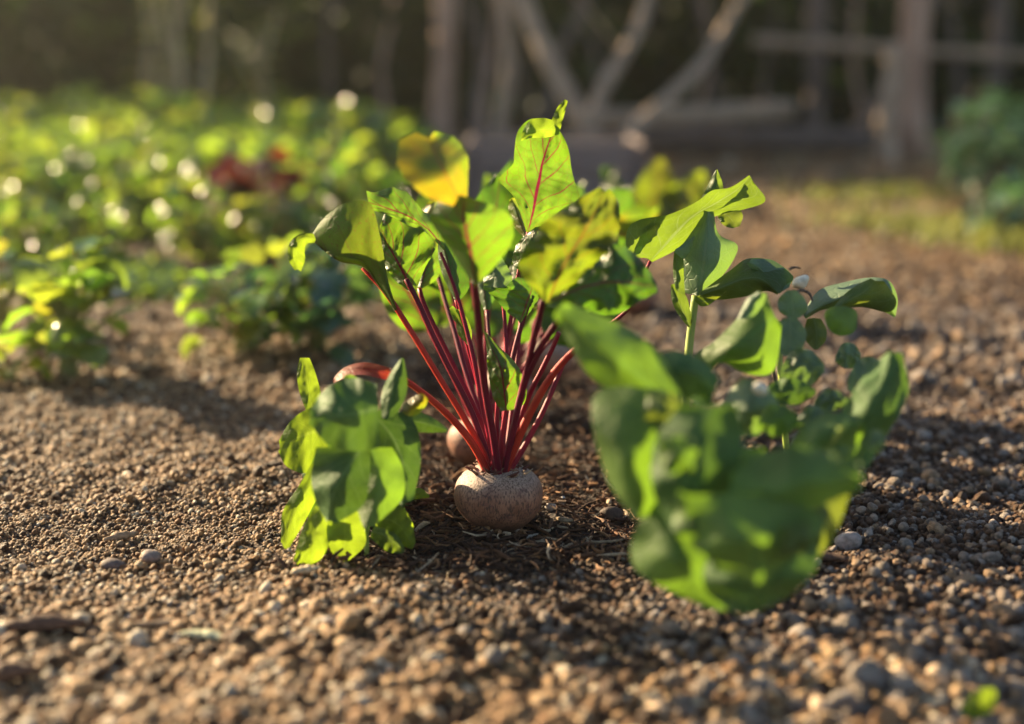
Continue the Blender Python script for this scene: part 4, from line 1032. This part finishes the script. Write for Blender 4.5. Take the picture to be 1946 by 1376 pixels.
trunk("fallen_log", P(1090, 228, 4.3), P(1510, 208, 4.9), 0.026, 0.032, BK2, "pale fallen log lying across the low branches behind the planter box", "log", None, 0.02, None, 11)
trunk("fallen_log", P(1180, 262, 4.8), P(1660, 268, 5.2), 0.055, 0.04, BK3, "dark fallen log lying on the ground under the pale log", "log", None, 0.01, None, 12)
trunk("fence_rail", P(1440, 78, 5.5), P(2010, 110, 5.1), 0.020, 0.016, BK2, "rough horizontal rail crossing the trunks on the right", "fence rail", None, 0.03, None, 13)
trunk("leaning_branch", gd(1590, 5.4), P(1735, 60, 5.6), 0.022, 0.015, BK3, "dark branch leaning against the reddish trunk", "branch", "bare branches leaning at the back", 0.03, None, 14, 1)
trunk("leaning_branch", gd(1010, 5.3), P(1130, -60, 5.5), 0.022, 0.015, BK3, "dim branch behind the top leaf", "branch", "bare branches leaning at the back", 0.03, None, 15, 1)

P_WEED = plain_leaf("weed_leaf", (0.20, 0.20, 0.07), (0.55, 0.55, 0.10), 0.5, 0.3, 0.5)
WEED_ST = bark_mat("weed_stem", (0.30, 0.23, 0.15), (0.50, 0.40, 0.26), (30, 30, 6))
for i, (x0, x1, d_) in enumerate(((905, 925, 5.6), (1010, 985, 5.9), (1150, 1075, 5.8), (1320, 1345, 6.0), (1400, 1300, 5.7), (1450, 1480, 6.0), (1640, 1620, 5.9), (1800, 1830, 5.9), (1850, 1790, 5.6), (740, 760, 6.0), (620, 640, 5.9))):
    trunk("thin_trunk", gd(x0, d_), P(x1, -80, d_ + 0.1), 0.014, 0.010, BK3 if i % 3 else BK1, "thin bare trunk among others in front of the dark wood", "tree", "thin bare trunks at the back", 0.03, None, 80 + i, 2)
# tall weed catching the light at the back left
def weed(px, d, h, label, seed):
    rs = np.random.RandomState(seed)
    b = gd(px, d); o = thing("tall_weed", b, label, "weed", "tall weeds at the back of the left bed")
    ms, ml = MB(), MB()
    for k in range(3):
        top = b + np.array([rs.randn() * 0.12, rs.randn() * 0.1, h * (0.75 + 0.3 * rs.rand())])
        pts = spline([b, (b + top) / 2 + rs.randn(3) * 0.03, top], 12)
        tube_geo(ms, pts, np.linspace(0.016, 0.008, 12), 6)
        for i in range(4, 12):
            for q in range(3):
                a = rs.rand() * 6.28
                free_leaf(ml, pts[i], (math.cos(a), math.sin(a), 0.3), (0, 0, 1.0), 0.05 + 0.04 * rs.rand(), 0.035, 0.6, 0.8 + 0.4 * rs.rand(), 0.2, 6, 3)
    ms.build("stems", WEED_ST, o); ml.build("foliage", P_WEED, o)
weed(375, 4.9, 0.75, "tall backlit weed with pale stems standing right of the other weeds", 31)
weed(300, 5.3, 0.65, "tall backlit weed just left of the one with pale stems", 32)
weed(520, 5.2, 0.5, "shorter weed at the back, between the tall weeds and the pinkish trunk", 33)

P_BUSH = plain_leaf('bush_leaf', (0.065, 0.125, 0.08), (0.09, 0.20, 0.06), 0.35, 0.35, 0.5)
# bush on the right edge
def bush(b, h, r, n, size, m, label, seed, group=None):
    rs = np.random.RandomState(seed); o = thing("bush", b, label, "bush", group)
    ms, ml = MB(), MB()
    for k in range(14):
        top = np.array(b) + np.array([rs.randn() * r * 0.5, rs.randn() * r * 0.5, h * (0.5 + 0.45 * rs.rand())])
        tube_geo(ms, spline([b, (np.array(b) + top) / 2 + rs.randn(3) * 0.02, top], 8), np.linspace(0.007, 0.002, 8), 5)
    for i in range(n):
        v = rs.randn(3); v /= np.linalg.norm(v); q = rs.rand() ** 0.4
        p = np.array(b) + np.array([v[0] * r * q, v[1] * r * q, h * 0.5 + v[2] * h * 0.5 * q]) * (0.9 + 0.2 * rs.rand())
        p[2] = max(p[2], 0.01)
        a = rs.rand() * 6.28
        free_leaf(ml, p, (math.cos(a), math.sin(a), rs.randn() * 0.5), (0, 0, 1.0), size * (0.6 + 0.8 * rs.rand()), size * 0.6, 0.6, 0.7 + 0.6 * rs.rand(), 0.2, 5, 3)
    ms.build("stems", BK3, o); ml.build("foliage", m, o)
    return o
bush(gd(1930, 3.5), 0.28, 0.20, 420, 0.05, P_BUSH, "dark blue-green bush at the right edge in front of the thin trunk", 41)
bush(gd(1960, 2.75), 0.14, 0.11, 160, 0.04, P_BUSH, "low dark green bush at the right edge in front of the bigger bush", 42)

# ------------------------------------------------------------------ ground cover, far wood and the added bank behind it
def ground_cover():
    rs = np.random.RandomState(51); mb = MB()
    for i in range(9000):
        y = 3.0 + 4.2 * rs.rand(); x = -0.36 * y - 0.5 + (0.30 * y + 0.2) * rs.rand() ** 1.15
        a = rs.rand() * 6.28; z = 0.02 + 0.15 * rs.rand() ** 0.8
        free_leaf(mb, (x, y, z), (math.cos(a), math.sin(a), 0.5 * rs.randn()), (0, 0, 1.0), 0.035 + 0.03 * rs.rand(), 0.03, 0.7, 0.75 + 0.5 * rs.rand(), 0.2, 4, 3)
    for i in range(7500):
        y = 2.0 + 1.6 * rs.rand(); x = -0.40 * y + (0.34 * y) * rs.rand() ** 1.2
        if wob(x, y, 1.3, 2) < -0.15: continue
        a = rs.rand() * 6.28; z = 0.004 + 0.035 * rs.rand() ** 1.5
        free_leaf(mb, (x, y, z), (math.cos(a), math.sin(a), 0.5 * rs.rand()), (0, 0, 1.0), 0.02 + 0.02 * rs.rand(), 0.016, 0.7, 0.75 + 0.5 * rs.rand(), 0.2, 4, 3)
    o = mb.build("ground_cover", P_MID); tag(o, "dense backlit green ground cover at the far left of the bed", None, kind='stuff')
    mb = MB()
    for i in range(1500):
        k = rs.randint(12); rr = np.random.RandomState(700 + k)
        cx, cy = [(0.85 + 0.5 * rr.rand(), 2.5 + 0.4 * rr.rand()), (0.7 + 0.7 * rr.rand(), 2.9 + 0.9 * rr.rand())][k % 2]
        x, y = cx + rs.randn() * 0.09, cy + rs.randn() * 0.07
        h = 0.015 + 0.03 * rs.rand(); a = rs.rand() * 6.28
        b = np.array([x, y, 0.0]); t = b + np.array([math.cos(a) * h * 0.5, math.sin(a) * h * 0.5, h])
        s = np.array([-math.sin(a), math.cos(a), 0]) * 0.0022
        mb.add([b - s, b + s, (b + t) / 2 + s + np.array([0, 0, 0.2 * h]), t, (b + t) / 2 - s + np.array([0, 0, 0.2 * h])], [(0, 1, 2, 3, 4)], None, 0.7 + 0.6 * rs.rand())
    o = mb.build("grass", P_GRASS); tag(o, "short sparse grass on the soil at the right, behind the beans", None, kind='stuff')
ground_cover()

def wood():
    rs = np.random.RandomState(61); mb = MB()
    n = 26000
    x = -4.2 + 9.5 * rs.rand(n); y = 6.2 + 1.6 * rs.rand(n) + 0.25 * wob(x, x * 0, 0.3, 2); z = 2.3 * rs.rand(n) ** 1.2
    top = 1.7 + 0.35 * wob(x, y, 0.25, 4)
    for i in range(n):
        if z[i] > top[i]: continue
        p = np.array([x[i], y[i], z[i]])
        t = rs.randn(3); t /= np.linalg.norm(t); s = np.cross(t, rs.randn(3)); s /= np.linalg.norm(s)
        L_ = 0.07 + 0.09 * rs.rand(); w = L_ * 0.3
        k = 0.55 + 0.9 * max(0, wob(x[i], z[i], 0.8, 1) * 0.5 + 0.5) * rs.rand() * 1.4
        mb.add([p, p + t * L_ * 0.5 + s * w, p + t * L_, p + t * L_ * 0.5 - s * w], [(0, 1, 2, 3)], None, k)
    o = mb.build("woodland", P_WOOD, None, False); tag(o, "dark shady woodland foliage closing the view at the back", None, kind='stuff')
    # an added earth bank behind it, blocking sky light through the gaps
    xs = np.linspace(-30, 30, 60); ys = np.linspace(8.0, 16, 20)
    X, Y = np.meshgrid(xs, ys)
    Z = -0.05 + 2.2 * np.clip((Y - 8) / 2.0, 0, 1) ** 0.7 + 0.3 * wob(X, Y, 0.1, 3) * np.clip((Y - 8) / 3, 0, 1)
    Z[:, X[0] < -5.5] = Z[:, X[0] < -5.5] * 0.25
    mb = MB(); mb.add(np.stack([X.ravel(), Y.ravel(), Z.ravel()], 1), grid_faces(20, 60))
    o = mb.build("added_bank", bark_mat("added_bank_earth", (0.03, 0.028, 0.016), (0.055, 0.05, 0.028), (2, 2, 2))); o['kind'] = 'structure'
wood()

# ------------------------------------------------------------------ single stones, chips and scraps on the soil
CM = col_mat("scrap", 0.75, 700.0, 0.0008)
def pebble(px, py, rx, rz, c, label, seed, name="pebble", cat="pebble", sy=1.0, group=None, rot=0.0, rough=0.16):
    p = G(px, py); d = depth(p)
    V, F = ico(3, seed, rough)
    rx_, rz_ = rx * d / FPX, rz * d / FPX
    V = V * np.array([rx_, rx_ * sy, rz_])
    V = V @ np.array(Matrix.Rotation(rot, 3, 'Z')).T
    base = np.array([p[0], p[1], float(H(p[0], p[1]))])
    mb = MB(); mb.add(V + np.array([0, 0, rz_ * 0.72]), F, None, c)
    o = mb.build(name, CM); o.location = base + np.array([0, 0, 0.0012])
    return tag(o, label, cat, group)
def chip(px, py, ln, w, th, ang, c, label, seed, name="bark_chip", cat="bark chip", tilt=0.0, curve=0.1, group=None):
    """a flat splinter lying on the soil, ln by w pixels"""
    p = G(px, py); d = depth(p); k = d / FPX
    rs = np.random.RandomState(seed)
    n = 14; s = np.linspace(-0.5, 0.5, n)
    pts = np.stack([s * ln * k, curve * ln * k * (0.25 - s ** 2) * 2, np.full(n, 0.0)], 1) + rs.randn(n, 3) * 0.0003
    R_ = Matrix.Rotation(ang, 3, 'Z') @ Matrix.Rotation(tilt, 3, 'Y')
    pts = pts @ np.array(R_).T
    r = w * k * 0.5 * np.clip(np.sin(np.pi * (0.12 + 0.78 * (s + 0.5))), 0.2, 1) * (1 + 0.12 * rs.randn(n))
    mb = MB(); tube_geo(mb, pts, r, 8, 0.06, c, True, 1.0)
    V = mb.v[0]; V[:, 2] *= th
    o = mb.build(name, CM)
    o.location = (p[0], p[1], float(H(p[0], p[1])) + w * k * 0.5 * th + (0.0045 if py > 1090 else 0.0022) + abs(math.sin(tilt)) * ln * k * 0.4)
    return tag(o, label, cat, group)
chip(85, 1212, 150, 46, 0.7, 0.1, (0.10, 0.055, 0.035), "large dark bark chip on the gravel at the lower left", 1)
chip(20, 1300, 90, 50, 0.7, 0.3, (0.12, 0.07, 0.045), "dark bark chip cut by the left edge, below the larger one", 1)
chip(385, 1218, 95, 26, 0.6, -0.25, (0.46, 0.47, 0.30), "pale greenish curved pod husk lying on the gravel", 3, "seed_pod", "seed pod", 0.0, 0.18)
chip(582, 1108, 60, 22, 0.6, 0.5, (0.52, 0.42, 0.27), "pale wood chip on the soil just in front of the left seedling", 4, "wood_chip", "wood chip")
chip(628, 1217, 40, 18, 0.7, 1.1, (0.62, 0.55, 0.46), "short whitish chip standing on the gravel right of the pod husk", 5, "wood_chip", "wood chip", 0.5)
chip(300, 1190, 170, 16, 0.7, 0.2, (0.36, 0.25, 0.15), "long thin tan splinter left of the pod husk", 6, "wood_chip", "wood chip", 0.0, 0.05)
chip(230, 1020, 70, 22, 0.7, 0.6, (0.30, 0.21, 0.13), "tan bark splinter on the left bed above the dark flat stone", 7)
chip(1012, 1012, 52, 7, 0.9, 1.15, (0.34, 0.30, 0.26), "thin grey twig lying on mulch right under the sharp beetroot", 8, "twig", "twig", 0.15)
chip(1150, 1000, 70, 7, 0.9, -1.1, (0.22, 0.13, 0.08), "thin brown twig in the mulch between beetroot and blurred plant", 9, "twig", "twig", 0.2)
chip(1070, 925, 95, 9, 0.9, -0.08, (0.14, 0.08, 0.055), "dark twig lying in the mulch right behind the sharp beetroot", 10, "twig", "twig", 0.05)
chip(850, 1055, 58, 7, 0.9, 1.5, (0.26, 0.17, 0.11), "short brown twig in the mulch at the lower left of the sharp beetroot", 11, "twig", "twig", 0.1)
pebble(1612, 1040, 26, 22, (0.30, 0.26, 0.25), "flat grey stone flake on the gravel right of the blurred plant", 12, "stone_flake", "stone", 0.6)
chip(1560, 1070, 100, 26, 0.7, -0.3, (0.085, 0.05, 0.035), "dark bark chip under the right side of the blurred plant", 13)
pebble(288, 1054, 20, 13, (0.22, 0.18, 0.16), "flat dark grey stone on the left bed", 14, "stone", "stone", 0.7)
pebble(216, 1064, 24, 13, (0.13, 0.10, 0.09), "darker flat stone left of the dark grey stone", 15, "stone", "stone", 0.7)
pebble(1070, 958, 6.5, 9, (0.62, 0.60, 0.60), "upright white pebble in the mulch right of the sharp beetroot", 16)
pebble(1046, 968, 10, 8, (0.36, 0.33, 0.31), "grey pebble between the white pebble and the beetroot", 17)
pebble(980, 1005, 11, 9, (0.34, 0.25, 0.20), "tan pebble touching the foot of the sharp beetroot", 18)
pebble(1160, 985, 22, 16, (0.05, 0.032, 0.026), "dark smooth stone in the mulch left of the blurred plant", 19, "stone", "stone", 0.7)
for i, (x, y, a, b_) in enumerate(((1706, 1290, 18, 13), (1782, 1300, 22, 20), (1838, 1274, 22, 17), (1835, 1308, 26, 14), (1640, 1290, 22, 18), (1560, 1352, 24, 18), (1245, 1352, 26, 17))):
    pebble(x, y, a, b_, (0.50, 0.37, 0.25), ["small tan pebble left of the egg-shaped one", "egg-shaped tan pebble at the lower right", "tan pebble lying behind the long tan one", "long tan pebble near the yellow-green leaf scrap", "round tan pebble at the lit edge of the shadow", "blurred tan pebble at the bottom edge on the right", "blurred tan pebble at the bottom edge below the mulch"][i], 60 + i, group="tan pebbles at the lower right")
lo = G(1862, 1345)
scrap = thing("leaf_scrap", lo, "small yellow-green leaf scrap on the gravel at the lower right corner", "leaf")
LF(scrap, [(1826, 1352), (1850, 1340), (1872, 1330), (1894, 1318)], [(1828, 1360), (1850, 1368), (1876, 1362), (1892, 1336)], [(1826, 1342), (1848, 1322), (1868, 1308), (1890, 1308)], depth(lo) - 0.012, 'lime', (0, -0.008, 0), 0.006, 0.006, 0.001, 0.05, 18, 9)

# drop the helper property
HELP = 1
for o in bpy.data.objects:
    if '_base' in o: del o['_base']

# ------------------------------------------------------------------ hazy evening air
mb = MB(); box_geo(mb, (0, 3.5, 2.2), 30, 26, 6.6, 0.01)
hm = bpy.data.materials.new("haze"); hm.use_nodes = True
hn = hm.node_tree; hn.nodes.remove(hn.nodes["Principled BSDF"])
pv = hn.nodes.new("ShaderNodeVolumePrincipled")
pv.inputs["Color"].default_value = (0.9, 0.87, 0.8, 1)
pv.inputs["Density"].default_value = 0.0038
pv.inputs["Anisotropy"].default_value = 0.75
hn.links.new(pv.outputs[0], hn.nodes["Material Output"].inputs["Volume"])
hz = mb.build("haze", hm, None, False)
hz['kind'] = 'stuff'
